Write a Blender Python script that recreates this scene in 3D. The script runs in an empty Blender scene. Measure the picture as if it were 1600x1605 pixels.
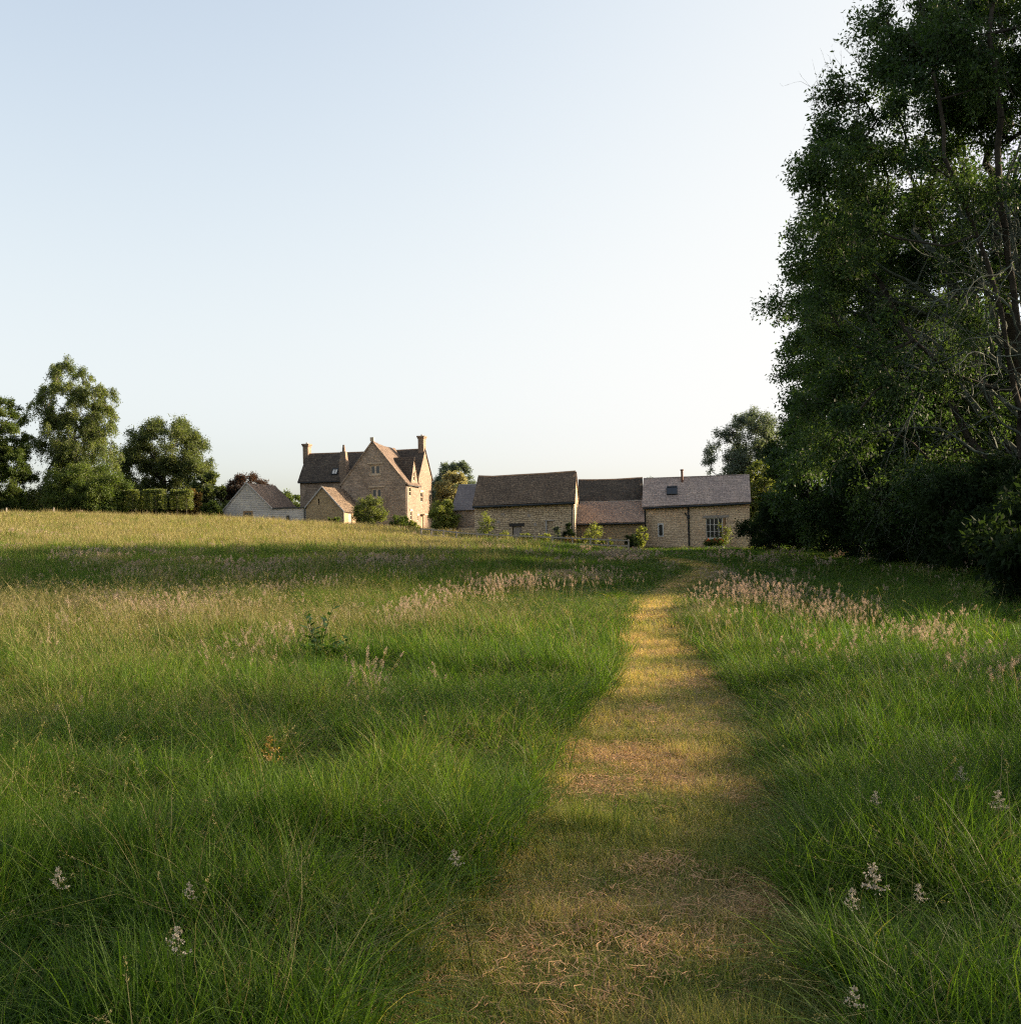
import bpy, math, random
import numpy as np
from mathutils import Vector, Matrix

SC = bpy.context.scene
COL = SC.collection
R = math.radians
rng = np.random.default_rng(11)
random.seed(5)

# ------------------------------------------------------------------ camera
F = 1721.0
CAMZ = 1.65
PITCH = math.atan(47.5 / F)
ROLL = R(-1.3)
CAMROT = Matrix.Rotation(R(90) + PITCH, 3, 'X') @ Matrix.Rotation(ROLL, 3, 'Z')


def ray(u, v):
    d = CAMROT @ Vector((u - 800.0, 802.5 - v, -F))
    return d / d.y


def at(u, v, Y):
    d = ray(u, v)
    return Vector((d.x * Y, Y, CAMZ + d.z * Y))


cd = bpy.data.cameras.new('camera')
cam = bpy.data.objects.new('camera', cd)
COL.objects.link(cam)
cam.matrix_world = Matrix.Translation((0, 0, CAMZ)) @ CAMROT.to_4x4()
cd.sensor_fit = 'HORIZONTAL'
cd.sensor_width = 36
cd.lens = 36 * F / 1600
cd.clip_start = 0.05
cd.clip_end = 8000
SC.camera = cam

# ------------------------------------------------------------------ light
SUN_AZ, SUN_EL = R(74), R(15.5)
sdir = Vector((math.sin(SUN_AZ) * math.cos(SUN_EL), math.cos(SUN_AZ) * math.cos(SUN_EL), math.sin(SUN_EL)))
sl = bpy.data.lights.new('sun', 'SUN')
sl.energy = 2.4
sl.angle = R(3.0)
sl.color = (1.0, 0.77, 0.53)
so = bpy.data.objects.new('sun', sl)
COL.objects.link(so)
so.rotation_euler = (-sdir).to_track_quat('-Z', 'Y').to_euler()
so.location = (60, 20, 60)
w = bpy.data.worlds.new('World')
SC.world = w
w.use_nodes = True
wn = w.node_tree
bg = wn.nodes['Background']
sky = wn.nodes.new('ShaderNodeTexSky')
sky.sky_type = 'NISHITA'
sky.sun_disc = False
sky.sun_elevation = SUN_EL
sky.sun_rotation = SUN_AZ
sky.altitude = 120
sky.air_density = 0.9
sky.dust_density = 3.2
sky.ozone_density = 1.6
# thin high haze: the sky is paler and its glare rolls off softly
hs = wn.nodes.new('ShaderNodeHueSaturation')
hs.inputs['Saturation'].default_value = 0.6
wn.links.new(sky.outputs[0], hs.inputs['Color'])
sp = wn.nodes.new('ShaderNodeSeparateColor')
cb = wn.nodes.new('ShaderNodeCombineColor')
wn.links.new(hs.outputs[0], sp.inputs[0])


def wmath(op, a, b=None, c=None):
    m = wn.nodes.new('ShaderNodeMath')
    m.operation = op
    for k, x in enumerate((a, b, c)):
        if x is None:
            continue
        if isinstance(x, (int, float)):
            m.inputs[k].default_value = x
        else:
            wn.links.new(x, m.inputs[k])
    return m.outputs[0]


for i in range(3):
    x_ = sp.outputs[i]
    e_ = wmath('EXPONENT', wmath('MULTIPLY', wmath('POWER', wmath('DIVIDE', x_, 1.58), 1.65), -1.0))
    base_ = wmath('SUBTRACT', 1.0, e_)
    glare = wmath('MAXIMUM', wmath('SUBTRACT', x_, 4.0), 0.0)
    wn.links.new(wmath('MULTIPLY', wmath('MULTIPLY_ADD', glare, 0.3, base_), (1.0, 0.98, 0.955)[i]), cb.inputs[i])
wn.links.new(cb.outputs[0], bg.inputs[0])
bg.inputs[1].default_value = 0.15
SC.view_settings.view_transform = 'Standard'
SC.view_settings.look = 'None'
SC.view_settings.exposure = 2.8
SC.view_settings.gamma = 1.0
SC.cycles.max_bounces = 7
SC.cycles.diffuse_bounces = 3
SC.cycles.transmission_bounces = 4
SC.cycles.glossy_bounces = 2
SC.cycles.use_denoising = False
SC.cycles.denoising_prefilter = 'ACCURATE'
SC.cycles.denoising_input_passes = 'RGB_ALBEDO_NORMAL'
SC.cycles.filter_width = 1.2
SC.cycles.sample_clamp_indirect = 1.2
SC.cycles.use_adaptive_sampling = True
SC.cycles.adaptive_threshold = 0.015


# ------------------------------------------------------------------ noise and terrain
_tab = np.random.default_rng(3).random((256, 256))


def vn(x, y, s, seed=0):
    x = np.asarray(x, float) / s + seed * 17.31
    y = np.asarray(y, float) / s + seed * 9.77
    xi = np.floor(x).astype(int)
    yi = np.floor(y).astype(int)
    fx = x - xi
    fy = y - yi
    fx = fx * fx * (3 - 2 * fx)
    fy = fy * fy * (3 - 2 * fy)
    a = _tab[xi % 256, yi % 256]
    b = _tab[(xi + 1) % 256, yi % 256]
    c = _tab[xi % 256, (yi + 1) % 256]
    d = _tab[(xi + 1) % 256, (yi + 1) % 256]
    return (a * (1 - fx) + b * fx) * (1 - fy) + (c * (1 - fx) + d * fx) * fy


def fbm(x, y, s, seed=0):
    return (vn(x, y, s, seed) + 0.5 * vn(x, y, s / 2.1, seed + 1) + 0.25 * vn(x, y, s / 4.3, seed + 2)) / 1.75


def sstep(a, b, x):
    t = np.clip((np.asarray(x, float) - a) / (b - a), 0, 1)
    return t * t * (3 - 2 * t)


_gx = np.arange(-260, 260, 0.5)
_gz = np.interp(_gx, [-260, -80, -44, -25, -11, -5.5, 11, 22, 40, 260], [7, 6, 4.9, 4.0, 2.9, 2.25, .9, .5, .3, .3])
_gz = np.convolve(np.pad(_gz, 8, mode='edge'), np.ones(17) / 17, mode='valid')


def H(x, y):
    x = np.asarray(x, float)
    y = np.asarray(y, float)
    z = np.interp(x, _gx, _gz)
    g = np.where(y < 95, (np.clip(y, 0, 95) / 95) ** 1.6, 1.0)
    drop = np.clip((y - 150) * 0.06, 0, 14)
    return z * g - drop


def h1(x, y):
    return float(H(x, y))


def ground(u, v):
    d = ray(u, v)
    t = 1.5
    while t < 140:
        if CAMZ + d.z * t <= h1(d.x * t, t):
            return (d.x * t, t)
        t += 0.05 + t * 0.002
    return (d.x * 95, 95)


# path edges traced on the ground
_L = [(640, 1560), (745, 1420), (790, 1330), (845, 1230), (895, 1150), (950, 1090), (964, 1030), (964, 1000), (976, 970), (1000, 945), (1040, 915), (1085, 893)]
_Rr = [(1250, 1560), (1245, 1450), (1232, 1300), (1190, 1180), (1168, 1120), (1138, 1065), (1108, 1020), (1068, 985), (1066, 950), (1085, 925), (1112, 905), (1140, 890)]
_lg = [ground(*p) for p in _L]
_rg = [ground(*p) for p in _Rr]
_ys = np.concatenate([np.arange(-3, 62, 0.25)])
_lx = np.interp(_ys, [p[1] for p in _lg], [p[0] for p in _lg])
_rx = np.interp(_ys, [p[1] for p in _rg], [p[0] for p in _rg])
_k = np.ones(9) / 9
_lx = np.convolve(np.pad(_lx, 4, mode='edge'), _k, mode='valid')
_rx = np.convolve(np.pad(_rx, 4, mode='edge'), _k, mode='valid')


def path_d(x, y):
    """signed distance across the path: negative inside"""
    l = np.interp(y, _ys, _lx)
    r = np.interp(y, _ys, _rx)
    end = np.clip((y - 60) * 0.5, 0, 3)
    return np.maximum(l - x, x - r) + end


# ------------------------------------------------------------------ helpers
def tag(o, label=None, cat=None, group=None, kind=None):
    if label:
        o['label'] = label
    if cat:
        o['category'] = cat
    if group:
        o['group'] = group
    if kind:
        o['kind'] = kind
    return o


def empty(name, loc, rz=0.0):
    o = bpy.data.objects.new(name, None)
    COL.objects.link(o)
    o.location = loc
    o.rotation_euler = (0, 0, rz)
    o.empty_display_size = 0.3
    return o


def mesh_np(name, V, Fq, mat, parent=None, attrs=None, smooth=False, link=True):
    V = np.asarray(V, np.float32)
    Fq = np.asarray(Fq, np.int32)
    me = bpy.data.meshes.new(name)
    k = Fq.shape[1]
    n = len(Fq)
    me.vertices.add(len(V))
    me.vertices.foreach_set('co', V.ravel())
    me.loops.add(n * k)
    me.loops.foreach_set('vertex_index', Fq.ravel())
    me.polygons.add(n)
    me.polygons.foreach_set('loop_start', np.arange(0, n * k, k, dtype=np.int32))
    if smooth:
        me.polygons.foreach_set('use_smooth', np.ones(n, bool))
    for key, val in (attrs or {}).items():
        a = me.attributes.new(key, 'FLOAT', 'POINT')
        a.data.foreach_set('value', np.asarray(val, np.float32))
    me.update(calc_edges=True)
    me.materials.append(mat)
    o = bpy.data.objects.new(name, me)
    if link:
        COL.objects.link(o)
    if parent:
        o.parent = parent
    return o


class MB:
    def __init__(s):
        s.v = []
        s.f = []

    def quad(s, *p):
        b = len(s.v)
        s.v += [tuple(q) for q in p]
        s.f.append(tuple(range(b, b + len(p))))

    def box(s, a, b):
        x0, y0, z0 = a
        x1, y1, z1 = b
        c = len(s.v)
        s.v += [(x0, y0, z0), (x1, y0, z0), (x1, y1, z0), (x0, y1, z0), (x0, y0, z1), (x1, y0, z1), (x1, y1, z1), (x0, y1, z1)]
        for q in ((0, 3, 2, 1), (4, 5, 6, 7), (0, 1, 5, 4), (1, 2, 6, 5), (2, 3, 7, 6), (3, 0, 4, 7)):
            s.f.append(tuple(c + i for i in q))
        return s

    def frustum(s, cx, cy, z0, z1, w0, d0, w1, d1):
        c = len(s.v)
        for z, w_, d_ in ((z0, w0, d0), (z1, w1, d1)):
            s.v += [(cx - w_ / 2, cy - d_ / 2, z), (cx + w_ / 2, cy - d_ / 2, z), (cx + w_ / 2, cy + d_ / 2, z), (cx - w_ / 2, cy + d_ / 2, z)]
        for q in ((0, 3, 2, 1), (4, 5, 6, 7), (0, 1, 5, 4), (1, 2, 6, 5), (2, 3, 7, 6), (3, 0, 4, 7)):
            s.f.append(tuple(c + i for i in q))
        return s

    def tube(s, pts, r, k=8):
        pts = [Vector(p) for p in pts]
        rs = r if isinstance(r, (list, tuple)) else [r] * len(pts)
        base = len(s.v)
        for i, p in enumerate(pts):
            d = (pts[min(i + 1, len(pts) - 1)] - pts[max(i - 1, 0)]).normalized()
            a = d.orthogonal().normalized() if abs(d.z) > 0.95 else d.cross(Vector((0, 0, 1))).normalized()
            b = d.cross(a)
            for j in range(k):
                t = 2 * math.pi * j / k
                s.v.append(tuple(p + (a * math.cos(t) + b * math.sin(t)) * rs[i]))
        for i in range(len(pts) - 1):
            for j in range(k):
                q = base + i * k
                s.f.append((q + j, q + (j + 1) % k, q + k + (j + 1) % k, q + k + j))
        s.f.append(tuple(base + j for j in range(k))[::-1])
        s.f.append(tuple(base + (len(pts) - 1) * k + j for j in range(k)))
        return s

    def build(s, name, mat, parent=None, uv=True, smooth=False):
        me = bpy.data.meshes.new(name)
        me.from_pydata(s.v, [], s.f)
        me.update()
        if uv:
            lay = me.uv_layers.new(name='UVMap')
            for p in me.polygons:
                n = p.normal
                if abs(n.z) > 0.97:
                    ua, va = Vector((1, 0, 0)), Vector((0, 1, 0))
                else:
                    ua = Vector((0, 0, 1)).cross(n).normalized()
                    va = n.cross(ua)
                for li in p.loop_indices:
                    c = me.vertices[me.loops[li].vertex_index].co
                    lay.data[li].uv = (c.dot(ua), c.dot(va))
        if smooth:
            for p in me.polygons:
                p.use_smooth = True
        me.materials.append(mat)
        o = bpy.data.objects.new(name, me)
        COL.objects.link(o)
        if parent:
            o.parent = parent
        return o


# ------------------------------------------------------------------ materials
class NT:
    def __init__(s, name):
        s.m = bpy.data.materials.new(name)
        s.m.use_nodes = True
        s.t = s.m.node_tree
        s.p = s.t.nodes['Principled BSDF']
        s.out = s.t.nodes['Material Output']

    def n(s, typ, **kw):
        o = s.t.nodes.new('ShaderNode' + typ)
        for k, v in kw.items():
            if k[0] == '_':
                o.inputs[k[1:].replace('_', ' ')].default_value = v
            else:
                setattr(o, k, v)
        return o

    def l(s, a, b):
        s.t.links.new(a, b)

    def ramp(s, fac, stops):
        r = s.n('ValToRGB')
        e = r.color_ramp.elements
        while len(e) < len(stops):
            e.new(0.5)
        for i, (p, c) in enumerate(stops):
            e[i].position = p
            e[i].color = (*c, 1)
        s.l(fac, r.inputs[0])
        return r.outputs[0]

    def mix(s, fac, a, b, typ='MIX'):
        m = s.n('MixRGB', blend_type=typ)
        for i, x in ((0, fac), (1, a), (2, b)):
            if isinstance(x, (int, float)):
                m.inputs[i].default_value = x
            elif isinstance(x, tuple):
                m.inputs[i].default_value = (*x, 1)
            else:
                s.l(x, m.inputs[i])
        return m.outputs[0]

    def noise(s, vec, scale, detail=4, rough=0.6):
        o = s.n('TexNoise', _Scale=scale, _Detail=detail, _Roughness=rough)
        if vec is not None:
            s.l(vec, o.inputs['Vector'])
        return o.outputs['Fac']


def m_plain(name, col, rough=0.7, metal=0.0, var=0.25, scale=6.0):
    t = NT(name)
    g = t.n('NewGeometry').outputs['Position']
    f = t.noise(g, scale, 5)
    c = t.ramp(f, [(0.3, tuple(x * (1 - var) for x in col)), (0.7, tuple(min(1, x * (1 + var)) for x in col))])
    t.l(c, t.p.inputs['Base Color'])
    t.p.inputs['Roughness'].default_value = rough
    t.p.inputs['Metallic'].default_value = metal
    return t.m


def m_masonry(name, c1, c2, joint, bw, rh, mortar, lichen=None, dist=0.05, bump=0.5, stain=(0.6, 0.6, 0.6), jitter=1.0):
    """coursed rubble or slates in metres on the UV map"""
    t = NT(name)
    uv = t.n('UVMap').outputs[0]
    n1 = t.n('TexNoise', _Scale=1.3, _Detail=3.0)
    t.l(uv, n1.inputs['Vector'])
    sub = t.n('VectorMath', operation='SUBTRACT')
    t.l(n1.outputs['Color'], sub.inputs[0])
    sub.inputs[1].default_value = (.5, .5, .5)
    sc = t.n('VectorMath', operation='SCALE')
    sc.inputs['Scale'].default_value = dist * 4
    t.l(sub.outputs[0], sc.inputs[0])
    ad = t.n('VectorMath', operation='ADD')
    t.l(uv, ad.inputs[0])
    t.l(sc.outputs[0], ad.inputs[1])
    b = t.n('TexBrick', offset=0.5, squash=1.4, squash_frequency=3)
    b.inputs['Scale'].default_value = 1.0
    b.inputs['Brick Width'].default_value = bw
    b.inputs['Row Height'].default_value = rh
    b.inputs['Mortar Size'].default_value = mortar
    b.inputs['Mortar Smooth'].default_value = 0.4
    b.inputs['Bias'].default_value = 0.0
    b.inputs['Color1'].default_value = (*c1, 1)
    b.inputs['Color2'].default_value = (*c2, 1)
    b.inputs['Mortar'].default_value = (*joint, 1)
    t.l(ad.outputs[0], b.inputs['Vector'])
    fine = t.noise(uv, 5.5, 6, 0.7)
    c = t.mix(0.75 * jitter, b.outputs['Color'], t.ramp(fine, [(0.3, (0.45, 0.43, 0.40)), (0.5, (0.95, 0.95, 0.95)), (0.72, (1.3, 1.25, 1.15))]), 'MULTIPLY')
    big = t.noise(uv, 0.45, 5, 0.65)
    c = t.mix(0.8, c, t.ramp(big, [(0.35, stain), (0.62, (1.08, 1.05, 1.0))]), 'MULTIPLY')
    if lichen:
        lf = t.noise(uv, 3.1, 6, 0.75)
        c = t.mix(t.ramp(lf, [(0.56, (0, 0, 0)), (0.68, (0.75, 0.75, 0.75))]), c, lichen)
    t.l(c, t.p.inputs['Base Color'])
    t.p.inputs['Roughness'].default_value = 0.92
    t.p.inputs['Specular IOR Level'].default_value = 0.25
    bm = t.n('Bump', _Strength=bump, _Distance=0.03)
    hgt = t.mix(0.5, b.outputs['Fac'], fine)
    inv = t.n('Invert')
    t.l(b.outputs['Fac'], inv.inputs['Color'])
    hm = t.mix(0.35, inv.outputs[0], fine)
    t.l(hm, bm.inputs['Height'])
    t.l(bm.outputs[0], t.p.inputs['Normal'])
    return t.m


def m_leaf(name, dark, light, trans=0.4, tcol=None, rough=0.55, inst=False, gloss=0.25, tip=None):
    t = NT(name)
    a = t.n('Attribute')
    a.attribute_name = 'tint'
    a.attribute_type = 'INSTANCER' if inst else 'GEOMETRY'
    fac = a.outputs['Fac']
    if inst:
        b = t.n('Attribute')
        b.attribute_name = 'bl'
        b.attribute_type = 'GEOMETRY'
        mx = t.n('Math', operation='ADD')
        t.l(fac, mx.inputs[0])
        t.l(b.outputs['Fac'], mx.inputs[1])
        fac = mx.outputs[0]
    st = [(0.0, dark), (1.0, light)] if tip is None else [(0.0, dark), (0.55, light), (1.0, tip)]
    c = t.ramp(fac, st)
    t.l(c, t.p.inputs['Base Color'])
    t.p.inputs['Roughness'].default_value = rough
    t.p.inputs['Specular IOR Level'].default_value = gloss
    tr = t.n('BsdfTranslucent')
    tc = t.mix(1.0, c, tcol or (1.25, 1.35, 0.55), 'MULTIPLY')
    t.l(tc, tr.inputs['Color'])
    ms = t.n('MixShader')
    ms.inputs[0].default_value = trans
    t.l(t.p.outputs[0], ms.inputs[1])
    t.l(tr.outputs[0], ms.inputs[2])
    t.l(ms.outputs[0], t.out.inputs['Surface'])
    return t.m


def m_bark(name, dark, light, scale=4.0):
    t = NT(name)
    g = t.n('NewGeometry').outputs['Position']
    mp = t.n('Mapping')
    mp.inputs['Scale'].default_value = (1, 1, 0.35)
    t.l(g, mp.inputs['Vector'])
    f = t.noise(mp.outputs[0], scale, 6, 0.7)
    t.l(t.ramp(f, [(0.35, dark), (0.68, light)]), t.p.inputs['Base Color'])
    t.p.inputs['Roughness'].default_value = 0.9
    t.p.inputs['Specular IOR Level'].default_value = 0.15
    bm = t.n('Bump', _Strength=0.6, _Distance=0.03)
    t.l(f, bm.inputs['Height'])
    t.l(bm.outputs[0], t.p.inputs['Normal'])
    return t.m


def m_ground(name, stops, s1, s2):
    t = NT(name)
    g = t.n('NewGeometry').outputs['Position']
    a = t.noise(g, s1, 6, 0.7)
    b = t.noise(g, s2, 6, 0.75)
    f = t.mix(0.55, a, b)
    t.l(t.ramp(f, stops), t.p.inputs['Base Color'])
    t.p.inputs['Roughness'].default_value = 0.95
    t.p.inputs['Specular IOR Level'].default_value = 0.1
    bm = t.n('Bump', _Strength=0.8, _Distance=0.04)
    t.l(b, bm.inputs['Height'])
    t.l(bm.outputs[0], t.p.inputs['Normal'])
    return t.m


M = {}
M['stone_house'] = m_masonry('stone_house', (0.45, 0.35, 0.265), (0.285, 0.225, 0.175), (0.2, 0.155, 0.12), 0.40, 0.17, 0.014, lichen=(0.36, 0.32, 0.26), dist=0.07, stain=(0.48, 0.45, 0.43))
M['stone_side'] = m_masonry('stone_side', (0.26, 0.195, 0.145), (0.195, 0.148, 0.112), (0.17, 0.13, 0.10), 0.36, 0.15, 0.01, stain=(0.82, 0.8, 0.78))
M['stone_barn'] = m_masonry('stone_barn', (0.66, 0.53, 0.37), (0.46, 0.36, 0.245), (0.17, 0.125, 0.085), 0.36, 0.15, 0.02, dist=0.11, stain=(0.7, 0.67, 0.62))
M['stone_warm'] = m_masonry('stone_warm', (0.80, 0.62, 0.425), (0.63, 0.47, 0.315), (0.38, 0.29, 0.2), 0.36, 0.14, 0.018, dist=0.06, stain=(0.78, 0.72, 0.66))
M['stone_shed'] = m_masonry('stone_shed', (0.42, 0.325, 0.20), (0.33, 0.25, 0.155), (0.2, 0.15, 0.1), 0.36, 0.14, 0.014, stain=(0.72, 0.68, 0.62))
M['dressed'] = m_plain('dressed_stone', (0.46, 0.36, 0.25), 0.9, 0, 0.18, 3)
M['slate_dark'] = m_masonry('slate_dark', (0.115, 0.092, 0.07), (0.075, 0.06, 0.05), (0.03, 0.026, 0.022), 0.30, 0.22, 0.022, lichen=(0.21, 0.19, 0.14), dist=0.012, bump=0.9, stain=(0.6, 0.58, 0.56))
M['slate_brown'] = m_masonry('slate_brown', (0.17, 0.125, 0.085), (0.11, 0.082, 0.058), (0.045, 0.035, 0.028), 0.30, 0.22, 0.024, lichen=(0.23, 0.19, 0.13), dist=0.012, bump=0.9, stain=(0.65, 0.62, 0.58))
M['slate_moss'] = m_masonry('slate_moss', (0.10, 0.08, 0.06), (0.06, 0.05, 0.04), (0.03, 0.025, 0.02), 0.26, 0.2, 0.02, lichen=(0.13, 0.115, 0.07), dist=0.015, bump=0.9, stain=(0.45, 0.45, 0.45))
M['slate_pale'] = m_masonry('slate_pale', (0.42, 0.335, 0.285), (0.31, 0.25, 0.215), (0.12, 0.10, 0.09), 0.34, 0.2, 0.016, lichen=(0.36, 0.31, 0.26), dist=0.012, bump=0.8, stain=(0.75, 0.74, 0.76))
M['slate_pink'] = m_masonry('slate_pink', (0.34, 0.25, 0.19), (0.25, 0.185, 0.145), (0.09, 0.07, 0.06), 0.36, 0.2, 0.018, lichen=(0.30, 0.2, 0.11), dist=0.012, bump=0.8, stain=(0.7, 0.66, 0.66))
M['slate_grey'] = m_masonry('slate_grey', (0.19, 0.168, 0.165), (0.155, 0.138, 0.138), (0.06, 0.055, 0.055), 0.3, 0.3, 0.01, dist=0.006, bump=0.4, stain=(0.72, 0.72, 0.74))
M['tile_tan'] = m_masonry('tile_tan', (0.165, 0.122, 0.092), (0.12, 0.09, 0.07), (0.10, 0.07, 0.05), 0.3, 0.2, 0.015, dist=0.01, bump=0.7, stain=(0.75, 0.7, 0.66))
M['ridge'] = m_plain('ridge_stone_rim_lit', (0.32, 0.2, 0.12), 0.9, 0, 0.3, 4)  # orange rim light of the low sun put into the ridge colour
M['clad'] = m_masonry('weathered_cladding', (0.60, 0.555, 0.50), (0.52, 0.48, 0.44), (0.12, 0.11, 0.10), 3.6, 0.19, 0.012, dist=0.004, bump=0.5, stain=(0.72, 0.70, 0.68), jitter=0.5)
M['tan_wood'] = m_plain('tan_wood', (0.30, 0.18, 0.085), 0.6, 0, 0.25, 8)
M['grey_wood'] = m_plain('grey_wood', (0.30, 0.26, 0.22), 0.9, 0, 0.3, 12)
M['dark_wood'] = m_plain('dark_wood', (0.022, 0.019, 0.017), 0.8)
M['door_wood'] = m_plain('pale_door_wood', (0.30, 0.25, 0.21), 0.8)
M['black'] = m_plain('black_iron', (0.012, 0.015, 0.015), 0.5, 0, 0.2)
M['rust'] = m_plain('rusty_flue', (0.10, 0.045, 0.025), 0.75, 0.2, 0.4, 5)
M['white'] = m_plain('white_paint', (0.62, 0.58, 0.52), 0.6, 0, 0.1)
M['lead'] = m_plain('lead_trim', (0.30, 0.28, 0.26), 0.6, 0, 0.2)
M['blue_roof'] = m_plain('blue_sheet', (0.04, 0.075, 0.11), 0.5)
M['curtain'] = m_plain('room_curtain', (0.25, 0.22, 0.19), 0.9)
tg = NT('window_glass')
tg.p.inputs['Base Color'].default_value = (0.012, 0.014, 0.014, 1)
tg.p.inputs['Roughness'].default_value = 0.06
tg.p.inputs['Specular IOR Level'].default_value = 0.6
M['glass'] = tg.m
M['soil'] = m_ground('meadow_floor', [(0.3, (0.022, 0.026, 0.012)), (0.5, (0.04, 0.05, 0.018)), (0.7, (0.085, 0.075, 0.035))], 1.2, 9)
M['turf'] = m_ground('mown_turf', [(0.32, (0.075, 0.07, 0.027)), (0.5, (0.19, 0.145, 0.065)), (0.66, (0.36, 0.24, 0.125))], 1.6, 16)
M['grass'] = m_leaf('grass_blade', (0.024, 0.060, 0.008), (0.102, 0.170, 0.022), 0.46, inst=True, rough=0.55, gloss=0.14, tip=(0.30, 0.235, 0.09))
M['grass_far'] = m_leaf('grass_blade_far', (0.032, 0.070, 0.012), (0.10, 0.155, 0.028), 0.48, inst=True, rough=0.7, gloss=0.1, tip=(0.30, 0.235, 0.09))
M['turf_blade'] = m_leaf('turf_blade', (0.06, 0.115, 0.016), (0.23, 0.225, 0.07), 0.38, inst=True, rough=0.6, gloss=0.15, tip=(0.58, 0.39, 0.205))
M['seed'] = m_leaf('seed_head', (0.27, 0.212, 0.158), (0.42, 0.345, 0.27), 0.45, tcol=(1.1, 0.95, 0.85), inst=True, rough=0.8, gloss=0.1)
M['straw'] = m_leaf('straw', (0.28, 0.15, 0.065), (0.60, 0.37, 0.185), 0.2, tcol=(1.1, 0.95, 0.7), inst=True, rough=0.7)
M['stem'] = m_leaf('pale_stem', (0.16, 0.15, 0.055), (0.33, 0.28, 0.125), 0.35, tcol=(1.1, 1.0, 0.7), inst=True, rough=0.6)
M['leaf_ash'] = m_leaf('leaf_ash', (0.017, 0.043, 0.021), (0.072, 0.112, 0.034), 0.5, tip=None)
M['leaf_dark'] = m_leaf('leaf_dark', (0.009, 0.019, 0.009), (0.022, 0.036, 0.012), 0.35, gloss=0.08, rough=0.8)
M['leaf_birch'] = m_leaf('leaf_birch', (0.062, 0.09, 0.03), (0.145, 0.17, 0.058), 0.5)
M['leaf_oak'] = m_leaf('leaf_oak', (0.04, 0.068, 0.016), (0.105, 0.135, 0.032), 0.46)
M['leaf_olive'] = m_leaf('leaf_olive', (0.052, 0.074, 0.03), (0.125, 0.145, 0.058), 0.5)
M['leaf_copper'] = m_leaf('leaf_copper', (0.028, 0.02, 0.014), (0.07, 0.05, 0.03), 0.35, tcol=(1.4, 0.8, 0.5))
M['leaf_pale'] = m_leaf('leaf_pale', (0.20, 0.195, 0.09), (0.36, 0.33, 0.17), 0.42, tcol=(1.2, 1.15, 0.7))
M['leaf_yellow'] = m_leaf('leaf_yellow', (0.10, 0.13, 0.03), (0.24, 0.25, 0.065), 0.5)
M['leaf_fresh'] = m_leaf('leaf_fresh', (0.065, 0.09, 0.024), (0.16, 0.175, 0.05), 0.45)
M['leaf_gold'] = m_leaf('leaf_gold', (0.14, 0.09, 0.03), (0.24, 0.16, 0.05), 0.4)
M['leaf_haze_grey'] = m_leaf('leaf_haze_grey', (0.07, 0.095, 0.075), (0.13, 0.155, 0.115), 0.4)  # distance haze put into the leaf colour; a grey green shrub shares it
M['flower'] = m_leaf('orange_flower', (0.5, 0.09, 0.03), (0.65, 0.2, 0.06), 0.3, tcol=(1, 0.7, 0.5))
M['blossom'] = m_leaf('cream_blossom', (0.30, 0.27, 0.21), (0.44, 0.40, 0.31), 0.3, tcol=(1, 0.95, 0.9))
M['bark'] = m_bark('bark', (0.02, 0.017, 0.014), (0.075, 0.065, 0.05))
M['bark_birch'] = m_bark('bark_birch', (0.05, 0.045, 0.04), (0.28, 0.26, 0.22), 2.5)
M['bark_lichen'] = m_bark('bark_lichen', (0.04, 0.048, 0.04), (0.16, 0.185, 0.145), 5)


# ------------------------------------------------------------------ trees
def runit(g, n):
    v = g.normal(size=(n, 3))
    return v / np.linalg.norm(v, axis=1, keepdims=True)


def nrm(v):
    return v / np.maximum(np.linalg.norm(v, axis=-1, keepdims=True), 1e-9)


def prisms(P0, P1, r0, r1, k=5):
    """tapered tubes, one per segment"""
    P0 = np.asarray(P0, float)
    P1 = np.asarray(P1, float)
    d = nrm(P1 - P0)
    ref = np.where(np.abs(d[:, 2:3]) > 0.9, [[1.0, 0, 0]], [[0, 0, 1.0]])
    a = nrm(np.cross(d, ref))
    b = np.cross(d, a)
    n = len(P0)
    ang = np.arange(k) * 2 * np.pi / k
    ring = a[:, None, :] * np.cos(ang)[None, :, None] + b[:, None, :] * np.sin(ang)[None, :, None]
    A = P0[:, None, :] + ring * np.asarray(r0)[:, None, None]
    B = P1[:, None, :] + ring * np.asarray(r1)[:, None, None]
    V = np.concatenate([A, B], axis=1).reshape(-1, 3)
    i = np.arange(k)
    q = np.stack([i, (i + 1) % k, (i + 1) % k + k, i + k], axis=1)
    Fq = (q[None] + (np.arange(n) * 2 * k)[:, None, None]).reshape(-1, 4)
    return V, Fq


def leaves(P, D, N, ln, wd):
    """rhombic leaves at P pointing along D with face normal near N"""
    D = nrm(D)
    S = nrm(np.cross(D, N))
    ln = np.asarray(ln)[:, None]
    wd = np.asarray(wd)[:, None]
    up = np.cross(S, D)
    V = np.stack([P, P + D * ln * 0.45 + S * wd * 0.5, P + D * ln - up * ln * 0.12, P + D * ln * 0.45 - S * wd * 0.5], axis=1).reshape(-1, 3)
    Fq = np.arange(len(P) * 4).reshape(-1, 4)
    return V, Fq


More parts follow.
